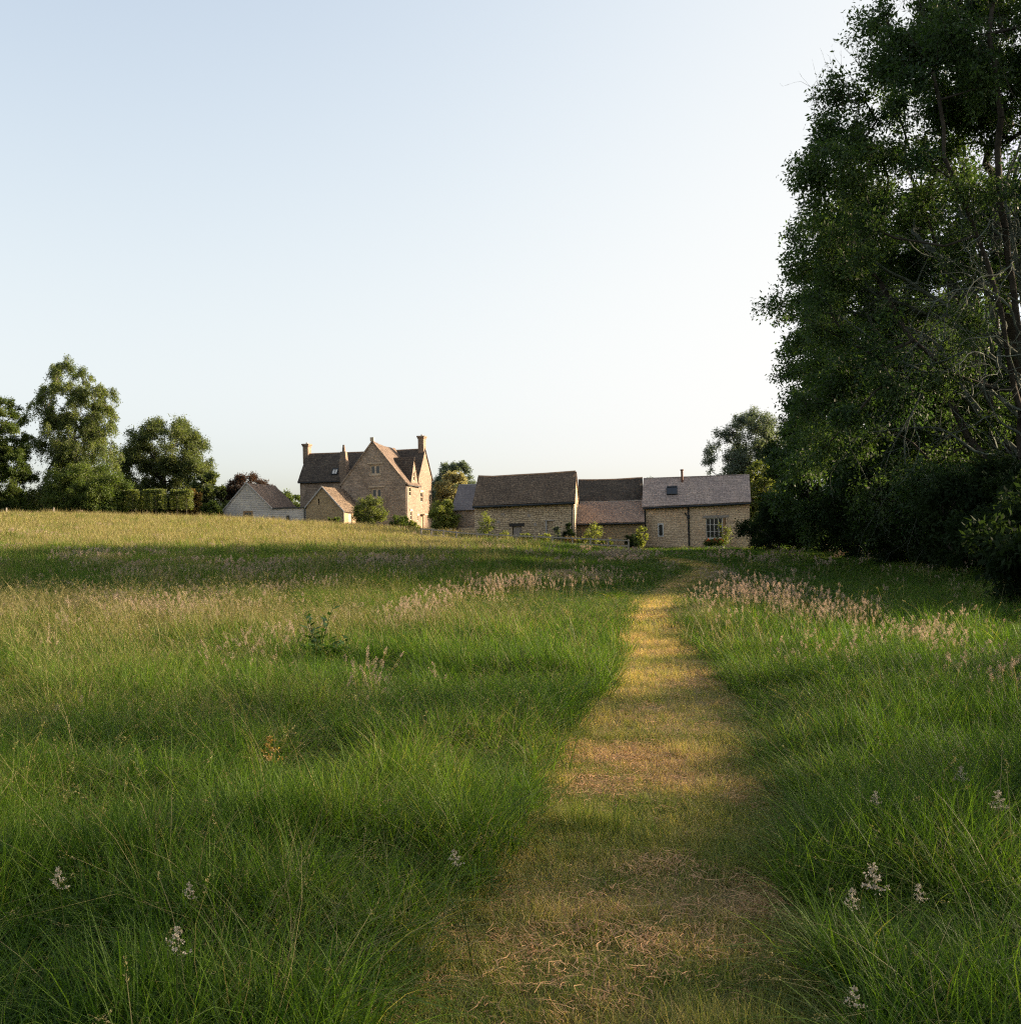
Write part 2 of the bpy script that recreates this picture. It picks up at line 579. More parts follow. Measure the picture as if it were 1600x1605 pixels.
def env(g, ells, n, rmin, rmax, shell=0.5):
    """clump centres inside a list of ellipsoids (cx,cy,cz,rx,ry,rz)"""
    ells = np.array(ells, float)
    vol = ells[:, 3] * ells[:, 4] * ells[:, 5]
    out = []
    for i, e in zip(*[range(len(ells)), ells]):
        m = max(2, int(round(n * vol[i] ** 0.8 / (vol ** 0.8).sum())))
        d = runit(g, m)
        rad = g.random(m) ** (1 / 3) * (1 - shell) + shell * (0.75 + 0.3 * g.random(m))
        out.append(e[:3] + d * rad[:, None] * e[3:])
    C = np.concatenate(out)
    rr = rmin + (rmax - rmin) * g.random(len(C)) ** 1.4
    return C, rr


def skeleton(g, base, top, C, lean=0.0, jit=0.18, multi=1, spread=0.0):
    """grow limbs from the trunk out to every clump; returns segments and tip counts"""
    pos = [np.array(base, float)]
    par = [-1]
    base = np.array(base, float)
    top = np.array(top, float)
    for s in range(multi):
        last = 0
        nT = max(5, int((top[2] - base[2]) / 0.9))
        tt = top.copy()
        if multi > 1:
            a = 2 * np.pi * s / multi + g.random()
            tt = tt + np.array([np.cos(a), np.sin(a), 0]) * spread * (0.5 + 0.7 * g.random()) - [0, 0, g.random() * 0.2 * (top[2] - base[2])]
        wob = np.zeros(3)
        for i in range(1, nT + 1):
            t = i / nT
            wob = wob * 0.8 + g.normal(size=3) * jit * 0.35
            wob[2] = 0
            pos.append(base + (tt - base) * [t ** 1.3 if multi > 1 else t, t ** 1.3 if multi > 1 else t, t] + wob)
            par.append(last)
            last = len(pos) - 1
    order = np.argsort(np.linalg.norm(C - (base + (top - base) * 0.6), axis=1))
    tips = []
    hmin = base[2] + (top[2] - base[2]) * 0.12
    for ci in order:
        c = C[ci]
        A = np.array(pos)
        d = c - A
        dist = np.linalg.norm(d, axis=1)
        rise = d[:, 2] / np.maximum(dist, 1e-6)
        cost = dist * (1 + 0.9 * np.clip(0.25 - rise, 0, 2)) + np.where(A[:, 2] < hmin, 4.0, 0)
        j = int(np.argmin(cost))
        n = max(1, int(dist[j] / 0.8))
        a = A[j]
        last = j
        side = g.normal(size=3) * jit * dist[j] * 0.5
        for i in range(1, n + 1):
            t = i / n
            p = a + (c - a) * t + side * math.sin(math.pi * t) + np.array([0, 0, 0.12 * dist[j] * math.sin(math.pi * t)]) + g.normal(size=3) * jit * 0.25 * (t < 1)
            pos.append(p)
            par.append(last)
            last = len(pos) - 1
        tips.append(last)
    cnt = np.zeros(len(pos))
    for t in tips:
        cnt[t] += 1
    for i in range(len(pos) - 1, 0, -1):
        cnt[par[i]] += cnt[i]
    return np.array(pos), np.array(par), cnt


def wood(pos, par, cnt, r_base, expo=0.5):
    rad = r_base * (cnt / cnt[0]) ** expo
    i = np.arange(1, len(pos))
    i = i[cnt[i] > 0]            # stem ends that carry no leaves are left out
    r1 = rad[i]
    r0 = np.minimum(rad[par[i]], r1 * 1.35)
    return pos[par[i]], pos[i], r0, r1


def tree(name, label, cat, base, ells, top, r_base, n_cl, cr, n_lf, lf, mleaf, mbark, seed, group=None, droop=0.0, twigs=10, twig_geo=0, shell=0.5, multi=1, spread=0.0, jit=0.18, flat=0.75, up=0.0, lw=0.45, trunk=True, crown_name='crown', expo=0.5, cull=None):
    """a tree or shrub in its own base coordinates: root empty > trunk, crown"""
    g = np.random.default_rng(seed)
    root = empty(name, base)
    tag(root, label, cat, group)
    C, rr = env(g, ells, n_cl, cr[0], cr[1], shell)
    keep = C[:, 2] > 0.15
    if cull:
        keep &= ~((C[:, 0] > cull[0]) & (C[:, 1] < cull[1]) & (C[:, 2] > cull[2]) & (C[:, 2] < cull[3]) & (g.random(len(C)) < cull[4]))
    C, rr = C[keep], rr[keep]
    T = len(C)
    cen = C.mean(0)
    dirs = runit(g, T * twigs).reshape(T, twigs, 3)
    dirs[:, :, 2] *= flat
    out = nrm(C - cen)
    dirs = nrm(dirs + out[:, None, :] * 0.55 + np.array([0, 0, up]))
    wgt = rr ** 2.2
    ci = g.choice(T, n_lf, p=wgt / wgt.sum())
    ti = g.integers(0, twigs, n_lf)
    s = g.random(n_lf) ** 0.75
    d = dirs[ci, ti]
    r = rr[ci]
    P = C[ci] + d * (r * s)[:, None] + g.normal(size=(n_lf, 3)) * (r * 0.19)[:, None]
    P[:, 2] -= droop * s ** 1.6 * r
    D = d * 0.5 + runit(g, n_lf) * 0.8 + np.array([0, 0, -0.25 - droop * 0.3])
    N = runit(g, n_lf) * 0.9 + np.array([0, 0, 0.7])
    ln = lf * (0.6 + 0.8 * g.random(n_lf))
    ok = P[:, 2] > 0.02
    P, D, N, ln, ci2 = P[ok], D[ok], N[ok], ln[ok], ci[ok]
    V, Fq = leaves(P, D, N, ln, ln * lw)
    ctint = g.random(T)
    tint = np.clip(ctint[ci2] * 0.6 + g.random(len(P)) * 0.4, 0, 1)
    mesh_np(crown_name, V, Fq, mleaf, root, {'tint': np.repeat(tint, 4)})
    if trunk:
        pos, par, cnt = skeleton(g, (0, 0, -0.2), top, C, jit=jit, multi=multi, spread=spread)
        P0, P1, r0, r1 = wood(pos, par, cnt, r_base, expo)
        V, Fq = prisms(P0, P1, r0, r1, 6)
        if twig_geo:
            m = twig_geo
            a = np.repeat(C, m, axis=0)
            dd = dirs[:, :m].reshape(-1, 3)
            L = np.repeat(rr, m)
            mid = a + dd * (L * 0.5)[:, None]
            mid[:, 2] -= droop * 0.33 * L
            e = a + dd * L[:, None]
            e[:, 2] -= droop * L
            for q0, q1, ra, rb in ((a, mid, 0.016, 0.010), (mid, e, 0.010, 0.004)):
                v2, f2 = prisms(q0, q1, np.full(len(q0), ra), np.full(len(q0), rb), 3)
                Fq = np.concatenate([Fq, f2 + len(V)])
                V = np.concatenate([V, v2])
        mesh_np('trunk', V, Fq, mbark, root, smooth=True)
    return root


def bare(g, starts, depth, out, wob=0.22, droop=0.0, split=0.6):
    """bare forking branches; starts = (p, dir, length, radius)"""
    for p, d, L, r in starts:
        n = max(3, int(L / 0.35))
        q = np.array(p, float)
        d = np.array(d, float)
        d /= np.linalg.norm(d)
        kids = []
        for i in range(n):
            t = i / n
            d = d + g.normal(size=3) * wob + np.array([0, 0, -droop * t])
            d /= np.linalg.norm(d)
            q2 = q + d * L / n
            out.append((q, q2, r * (1 - 0.7 * t), r * (1 - 0.7 * (t + 1 / n))))
            if depth > 0 and t > 0.15 and g.random() < split:
                sd = d + g.normal(size=3) * 0.65
                kids.append((q2, sd, L * (0.3 + 0.35 * g.random()) * (1.1 - 0.6 * t), max(0.004, r * (1 - 0.7 * t) * 0.5)))
            q = q2
        if kids:
            bare(g, kids, depth - 1, out, wob, droop, split)


def bare_part(name, segs, mat, root, k=4):
    P0 = np.array([s[0] for s in segs])
    P1 = np.array([s[1] for s in segs])
    V, Fq = prisms(P0, P1, np.array([s[2] for s in segs]), np.array([s[3] for s in segs]), k)
    return mesh_np(name, V, Fq, mat, root, smooth=True)


def gz(x, y, dz=0.0):
    return (x, y, h1(x, y) + dz)


# ---- the big trees on the right
g = np.random.default_rng(77)
GR = 'trees of the wood edge on the right'
tA = tree('ash_tree', 'tallest dark ash on the right with many bare leaning limbs and hanging lichened branches', 'tree', gz(18.3, 38),
          [(1.2, 1, 16.6, 7.2, 7, 6.8), (-4.0, 0, 14.0, 3.9, 4, 4.6), (4.6, 0, 21, 5.8, 6, 5), (0.8, 0, 18.6, 4.6, 5, 3.4), (-4.4, 1, 9.5, 4.0, 4.5, 3.6), (3.5, -3, 12, 4, 4, 7), (-4.5, 1, 5, 3.5, 4, 3)], (-2.2, 0, 19), 0.4, 560, (0.55, 1.2), 360000, 0.15, M['leaf_ash'], M['bark'], 21, GR,
          twigs=9, twig_geo=4, multi=8, spread=6.0, jit=0.3, flat=0.9, up=0.25, shell=0.6, cull=(-5.5, 2.5, 3.0, 15.0, 0.72))
segs = []
st = []
for i in range(16):
    a = R(60 + 240 * g.random())
    st.append(((-0.4 + g.normal() * 0.6, g.normal() * 0.6, 2.5 + 6 * g.random()), (math.cos(a) * 0.55, math.sin(a) * 0.5, 0.75), 7.5 + 4 * g.random(), 0.075 + 0.05 * g.random()))
bare(g, st, 3, segs, 0.13, -0.01, 0.45)
segs = [q for q in segs if q[1][0] > -7.6 + max(0.0, q[1][2] - 11) * 0.35]
bare_part('limbs', segs, M['bark_lichen'], tA, 5)
segs = []
st = []
for i in range(15):
    z = 4.0 + 7.5 * g.random()
    a = R(150 + 105 * g.random())
    st.append(((-1.0 + g.normal() * 0.5, -1.0 + g.normal() * 0.5, z), (math.cos(a), math.sin(a), 0.35 + 0.3 * g.random()), 5.5 + 3.0 * g.random(), 0.038 + 0.02 * g.random()))
bare(g, st, 3, segs, 0.24, 0.13, 0.6)
bare_part('bare_branches', segs, M['bark_lichen'], tA)
segs = []
st = []
for i in range(150):
    a = R(105 + 150 * g.random())
    rr_ = 3.5 + 4.3 * g.random()
    zz = 25.5 - rr_ * 0.95 - 2.4 * g.random()
    st.append(((0.6 + rr_ * math.cos(a), rr_ * math.sin(a) * 0.7, zz - 1.0), (-0.35 + g.normal() * 0.3, g.normal() * 0.3, 0.9), 0.7 + 0.9 * g.random(), 0.014))
bare(g, st, 2, segs, 0.10, -0.02, 0.7)
bare_part('dead_twigs', segs, M['bark'], tA, 3)

tB = tree('ash_tree', 'broad leafy ash left of the tallest tree, thin dead twigs sticking from its crown', 'tree', gz(20.9, 49),
          [(-0.5, 0, 11.5, 7.2, 6.5, 6.8), (-4.5, 0, 13, 4.2, 4, 4.2), (-4.6, -1, 7.0, 4.2, 4.5, 4.5), (-1, -2, 4.5, 7, 4, 4)], (-1.0, 0, 15), 0.42, 420, (0.5, 1.2), 210000, 0.17, M['leaf_ash'], M['bark'], 22, GR,
          twigs=9, twig_geo=3, multi=4, spread=3.0, jit=0.25, up=0.15, shell=0.6)
tC = tree('ash_tree', 'rounded leafy tree between the broad ash and the pale barn', 'tree', gz(23.0, 62),
          [(-1.0, 0, 9.6, 6.6, 6, 6.2), (-4.6, 0, 12, 3.2, 3, 3.5), (-4.0, -1, 5.0, 4.6, 4.5, 4.6)], (-0.5, 0, 13), 0.4, 320, (0.5, 1.15), 170000, 0.19, M['leaf_ash'], M['bark'], 23, GR, twigs=9, twig_geo=2, shell=0.6)
tD = tree('sycamore_tree', 'low dark tree overhanging the right end of the pale barn', 'tree', gz(26.0, 79),
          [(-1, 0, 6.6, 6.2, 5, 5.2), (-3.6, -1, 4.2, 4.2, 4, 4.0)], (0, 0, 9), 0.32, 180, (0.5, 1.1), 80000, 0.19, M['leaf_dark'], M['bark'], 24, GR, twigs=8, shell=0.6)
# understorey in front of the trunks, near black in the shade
US = [(11.0, 20.5, 1.8, 1.9, 'lowest dark bramble mound right at the picture edge'),
      (12.8, 25.0, 1.9, 2.3, 'dark bramble mound nearest the viewpoint at the right picture edge'),
      (14.6, 29.5, 2.2, 2.6, 'dark bramble mound behind the nearest one at the right edge'),
      (15.4, 33.5, 2.6, 3.6, 'dark bush under the hanging bare branches'),
      (16.6, 40.0, 2.8, 4.0, 'dark bush below the tallest ash, left of its trunk'),
      (17.6, 47.0, 3.0, 4.2, 'dark bush below the broad leafy ash'),
      (18.6, 55.0, 3.0, 4.4, 'dark bush right of the rounded leafy tree'),
      (19.8, 63.0, 3.0, 4.4, 'dark bush below the rounded leafy tree'),
      (21.6, 72.0, 3.0, 4.6, 'dark bush behind the leafy shrub by the barn'),
      (19.6, 80.5, 2.7, 3.4, 'leafy dark shrub at the right end of the pale barn')]
for i, (x, y, r_, h_, lab) in enumerate(US):
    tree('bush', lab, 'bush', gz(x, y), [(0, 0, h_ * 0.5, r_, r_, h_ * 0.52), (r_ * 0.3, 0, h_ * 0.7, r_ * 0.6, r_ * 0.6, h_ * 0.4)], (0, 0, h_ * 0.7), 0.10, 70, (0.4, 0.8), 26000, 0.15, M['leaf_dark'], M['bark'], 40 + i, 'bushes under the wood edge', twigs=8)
# added rank behind the trunks, blocks low sunlight from the right
for i, (x, y, r_, h_) in enumerate([(24, 36, 4.0, 6.0), (27, 43, 4.5, 6.5), (28, 52, 4.8, 8), (30, 61, 5, 10), (32, 71, 5, 9), (34, 83, 5, 7.5), (25, 33, 3.5, 4.5)]):
    tree('light_block_tree', 'added dark tree behind the ash trunks, one of the rank that blocks low sun', 'tree', gz(x, y), [(0, 0, h_ * 0.52, r_, r_, h_ * 0.52)], (0, 0, h_ * 0.8), 0.25, 90, (0.7, 1.3), 30000, 0.26, M['leaf_dark'], M['bark'], 60 + i, 'added trees that block the low sun', twigs=8, lw=0.6)
# trees beside and behind the viewpoint that shade the foreground
for i, (x, y, r_, h_) in enumerate([(17.0, 10.5, 5.2, 11), (18, 3.5, 5, 12), (16, -6, 5, 12)]):
    tree('field_maple', 'hedgerow maple beside the viewpoint whose shade falls over the near grass', 'tree', gz(x, y), [(0, 0, h_ * 0.53, r_, r_, h_ * 0.5)], (0, 0, h_ * 0.8), 0.3, 80, (0.7, 1.4), 7000, 0.26, M['leaf_dark'], M['bark'], 80 + i, 'hedgerow trees beside the viewpoint', twigs=8, lw=0.6)


# ---- trees by pixel box: the box is measured on the photo, the tree is built at its own distance
def boxtree(name, label, cat, u0, u1, v0, v1, Y, ncl, nlf, leaf, ml, mb_, seed, group=None, ells=None, depth=0.8, base_frac=0.12, **kw):
    cu = (u0 + u1) / 2
    p = at(cu, v1, Y)
    x = p.x
    zb = h1(x, Y)
    top = at(cu, v0, Y).z - zb
    rw = (u1 - u0) / 2 / F * Y
    if ells is None:
        b = base_frac * top
        ells = [(0, 0, (top + b) / 2, rw * 0.92, rw * depth, (top - b) / 2 * 0.95), (rw * 0.25, 0, b + (top - b) * 0.33, rw * 0.72, rw * 0.6, (top - b) * 0.3), (-rw * 0.3, 0, b + (top - b) * 0.4, rw * 0.68, rw * 0.6, (top - b) * 0.34)]
    else:
        ells = [(a * rw, b * rw, c * top, d * rw, e * rw, f * top) for a, b, c, d, e, f in ells]
    cr = kw.pop('cr', (0.10 * rw + 0.1, 0.22 * rw + 0.15))
    return tree(name, label, cat, (x, Y, zb), ells, (0, 0, top * 0.82), kw.pop('rb', max(0.02, top * 0.018)), ncl, cr, nlf, leaf, ml, mb_, seed, group, **kw)


GL = 'trees beyond the left end of the field'
boxtree('sycamore_tree', 'dark green tree cut off by the left edge of the picture', 'tree', -62, 52, 612, 806, 108, 240, 120000, 0.18, M['leaf_oak'], M['bark'], 101, GL, twigs=8, shell=0.6, base_frac=0.02)
boxtree('birch_tree', 'tall silver birch with hanging sprays, highest tree at the left', 'tree', 46, 192, 553, 806, 112, 420, 130000, 0.17, M['leaf_birch'], M['bark_birch'], 102, GL, droop=1.7, twigs=6, jit=0.2, shell=0.6, up=0.3, cr=(0.4, 1.0), rb=0.3, twig_geo=4,
        ells=[(-0.1, 0, 0.86, 0.48, 0.5, 0.12), (-0.12, 0, 0.70, 0.72, 0.6, 0.14), (0.45, 0, 0.76, 0.42, 0.4, 0.06), (0.6, 0, 0.60, 0.4, 0.4, 0.09), (-0.15, 0, 0.5, 0.75, 0.7, 0.16), (0.25, 0, 0.4, 0.75, 0.7, 0.16), (0, 0, 0.2, 0.95, 0.8, 0.16)])
boxtree('holly_bush', 'dense dark bush under the tall silver birch', 'bush', 68, 206, 728, 808, 106, 160, 80000, 0.16, M['leaf_oak'], M['bark'], 103, None, twigs=8, base_frac=0.0)
boxtree('beech_tree', 'domed dark tree with open branches between birch and copper beech', 'tree', 188, 330, 658, 806, 122, 280, 130000, 0.19, M['leaf_olive'], M['bark'], 104, GL, twigs=8, shell=0.7, rb=0.34,
        ells=[(0.05, 0, 0.72, 0.78, 0.8, 0.27), (-0.5, 0, 0.52, 0.5, 0.6, 0.22), (0.6, 0, 0.45, 0.42, 0.6, 0.25), (0.0, 0, 0.28, 0.9, 0.8, 0.12)])
boxtree('hawthorn_tree', 'low grey green tree right of the domed tree', 'tree', 298, 355, 738, 808, 118, 80, 24000, 0.24, M['leaf_olive'], M['bark'], 105, None, base_frac=0.03)
boxtree('copper_beech', 'dark red copper beech behind the grey timber barn', 'tree', 343, 430, 742, 812, 130, 190, 70000, 0.19, M['leaf_copper'], M['bark'], 106, None, base_frac=0.05, shell=0.6)
boxtree('hedge', 'clipped green hedge between grey timber barn and farmhouse', 'hedge', 424, 480, 772, 816, 128, 110, 26000, 0.24, M['leaf_oak'], M['bark'], 107, None, base_frac=0.0, trunk=True)
boxtree('garden_shrub', 'golden leaved shrub right of the pleached trees', 'shrub', 286, 318, 764, 812, 110, 45, 9000, 0.2, M['leaf_gold'], M['bark'], 108, None, base_frac=0.05)
boxtree('garden_shrub', 'green shrub beside the left wall of the grey timber barn', 'shrub', 316, 350, 786, 812, 109, 40, 9000, 0.18, M['leaf_oak'], M['bark'], 109, None, base_frac=0.0)
for i, (u0, u1, v0, lab) in enumerate([(-60, 60, 772, 'dark hedge mass under the tree at the left picture edge'), (50, 140, 768, 'dark hedge mass behind the bush under the birch'), (130, 250, 774, 'dark hedge mass behind the wide pleached tree'), (236, 330, 772, 'dark hedge mass behind the golden shrub')]):
    boxtree('hedge', lab, 'hedge', u0, u1, v0, 812, 126, 90, 24000, 0.26, M['leaf_oak'], M['bark'], 180 + i, 'hedges behind the left trees', base_frac=0.0, shell=0.6, rb=0.05)
for i, (u0, u1) in enumerate([(197, 217), (217, 231), (230, 263), (263, 281), (281, 300)]):
    labs = ['pleached box headed tree, leftmost and half behind the dark bush', 'narrow pleached tree second from the left of the clipped row', 'widest pleached tree, middle of the clipped row', 'narrow pleached tree just right of the widest one', 'pleached tree at the right end of the row by the golden shrub']
    Y = 106
    zb = h1(at((u0 + u1) / 2, 800, Y).x, Y)
    c = at((u0 + u1) / 2, 769, Y)
    top = c.z - zb
    rw = (u1 - u0) / 2 / F * Y * 0.86
    gg = np.random.default_rng(300 + i)
    root = empty('pleached_tree', (c.x, Y, zb))
    tag(root, labs[i], 'tree', 'pleached trees in a clipped row')
    root.location.y += (0, 1.1, -0.6, 0.9, 0.2)[i]
    n = int(3500 * rw)
    P = np.stack([gg.uniform(-rw, rw, n), gg.uniform(-0.5, 0.5, n), gg.uniform(top - 1.75, top, n)], 1)
    ax = gg.integers(0, 3, n)
    P[ax == 0, 0] = np.sign(P[ax == 0, 0]) * rw * gg.uniform(0.86, 1.06, (ax == 0).sum())
    P[ax == 1, 1] = np.sign(P[ax == 1, 1]) * gg.uniform(0.4, 0.58, (ax == 1).sum())
    P[ax == 2, 2] = top - np.abs(gg.normal(0, 0.08, (ax == 2).sum()))
    P += gg.normal(size=P.shape) * 0.05
    ln = 0.16 * (0.7 + 0.6 * gg.random(n))
    V, Fq = leaves(P, runit(gg, n), runit(gg, n) + [0, 0, 0.5], ln, ln * 0.6)
    mesh_np('crown', V, Fq, M['leaf_fresh'], root, {'tint': np.repeat(gg.random(n), 4)})
    mb = MB()
    mb.tube([(0, 0, -0.2), (0.02, 0, top * 0.4), (0, 0, top - 0.4)], [0.09, 0.07, 0.05])
    for zz in (top - 1.5, top - 0.9, top - 0.4):
        mb.tube([(-rw * 0.9, 0, zz), (rw * 0.9, 0, zz)], 0.025, 5)
    mb.build('trunk', M['bark'], root, smooth=True)

# trees behind the roofs
boxtree('oak_tree', 'round green tree behind the right end of the farmhouse', 'tree', 672, 750, 718, 812, 150, 200, 80000, 0.22, M['leaf_haze_grey'], M['bark'], 120, None, shell=0.6)
boxtree('willow_tree', 'pale sunlit willow in front of the round green tree', 'tree', 680, 742, 736, 822, 124, 160, 42000, 0.22, M['leaf_pale'], M['bark'], 121, None, shell=0.5, base_frac=0.03, droop=0.3)
boxtree('poplar_tree', 'treetop showing just above the ridge left of the flue', 'tree', 1000, 1062, 740, 830, 150, 60, 9000, 0.26, M['leaf_haze_grey'], M['bark'], 122, None, shell=0.6)
boxtree('lime_tree', 'tree with bluish haze painted into its leaves beyond the right end of the pale barn', 'tree', 1108, 1240, 640, 850, 135, 240, 110000, 0.2, M['leaf_haze_grey'], M['bark'], 123, None, shell=0.65,
        ells=[(0.15, 0, 0.75, 0.62, 0.7, 0.22), (-0.45, 0, 0.62, 0.5, 0.5, 0.2), (0.5, 0, 0.55, 0.6, 0.6, 0.3), (0, 0, 0.38, 0.9, 0.7, 0.22)])
boxtree('willow_tree', 'pale green tree behind the corner of the pale barn roof', 'tree', 1166, 1235, 712, 850, 112, 90, 26000, 0.24, M['leaf_fresh'], M['bark'], 124, None)

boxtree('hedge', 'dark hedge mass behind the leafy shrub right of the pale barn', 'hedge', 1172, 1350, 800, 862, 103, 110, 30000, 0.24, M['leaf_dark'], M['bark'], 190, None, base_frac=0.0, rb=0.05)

# garden plants before the house and barns
def plant(name, label, u0, u1, v0, v1, Y, ncl, nlf, leaf, ml, seed, cat='shrub', group=None, **kw):
    return boxtree(name, label, cat, u0, u1, v0, v1, Y, ncl, nlf, leaf, ml, M['bark'], seed, group, **kw)


plant('apple_tree', 'small bushy tree standing before the farmhouse gable', 556, 606, 776, 828, 104, 130, 15000, 0.13, M['leaf_fresh'], 130, 'tree', base_frac=0.1, cr=(0.2, 0.5))
plant('garden_shrub', 'low dark shrub at the foot of the farmhouse corner', 612, 642, 808, 830, 106, 40, 8000, 0.13, M['leaf_oak'], 131, base_frac=0.0)
plant('garden_shrub', 'small yellow green shrub by the farmhouse door', 641, 657, 813, 832, 105, 24, 4500, 0.12, M['leaf_yellow'], 132, base_frac=0.0)
plant('pear_tree', 'small rounded tree on a thin trunk right of the farmhouse', 673, 716, 782, 832, 98, 80, 12000, 0.13, M['leaf_yellow'], 133, 'tree', base_frac=0.16)
plant('garden_shrub', 'small dark shrub against the stone shed gable', 515, 532, 806, 824, 106, 20, 3500, 0.13, M['leaf_oak'], 134, base_frac=0.0)
plant('sapling', 'sparse yellow sapling in front of the left end of the long barn', 750, 775, 802, 842, 86, 26, 1500, 0.12, M['leaf_yellow'], 135, 'sapling', base_frac=0.2, rb=0.03, cr=(0.2, 0.4))
plant('sapling', 'sparse yellow sapling in front of the low middle barn', 918, 943, 818, 852, 85, 24, 1300, 0.12, M['leaf_yellow'], 136, 'sapling', base_frac=0.2, rb=0.03, cr=(0.2, 0.4))
plant('garden_shrub', 'dark green shrub beside the long barn downpipe', 882, 901, 820, 844, 86.5, 26, 4500, 0.1, M['leaf_dark'], 137, base_frac=0.0)
plant('garden_shrub', 'grey green shrub left of the dark downpipe shrub', 868, 882, 818, 842, 86.5, 20, 2200, 0.1, M['leaf_haze_grey'], 138, base_frac=0.0)
plant('garden_shrub', 'low dark shrub at the right end of the fence', 980, 1001, 838, 856, 84, 26, 5000, 0.1, M['leaf_dark'], 139, base_frac=0.0)
plant('garden_shrub', 'yellow green shrub at the corner of the pale barn', 996, 1015, 822, 852, 86, 24, 3500, 0.1, M['leaf_yellow'], 140, base_frac=0.05)
for i, (u0, u1, v0) in enumerate([(778, 800, 832), (816, 834, 836), (842, 866, 834), (884, 900, 838), (902, 918, 838), (940, 962, 842)]):
    labs = ['yellow weeds behind the fence left of the barn door', 'yellow weeds behind the fence below the black lintel', 'yellow weeds behind the fence before the blocked doorway', 'orange tinged weeds behind the fence by the dark shrub', 'yellow weeds behind the fence left of the sparse sapling', 'yellow weeds behind the fence right of the sparse sapling']
    plant('weed_clump', labs[i], u0, u1, v0, 850, 85.6, 16, 1400, 0.12, M['leaf_gold'] if i == 3 else M['leaf_yellow'], 150 + i, 'weeds', 'weeds along the fence', base_frac=0.0, trunk=True, rb=0.02)


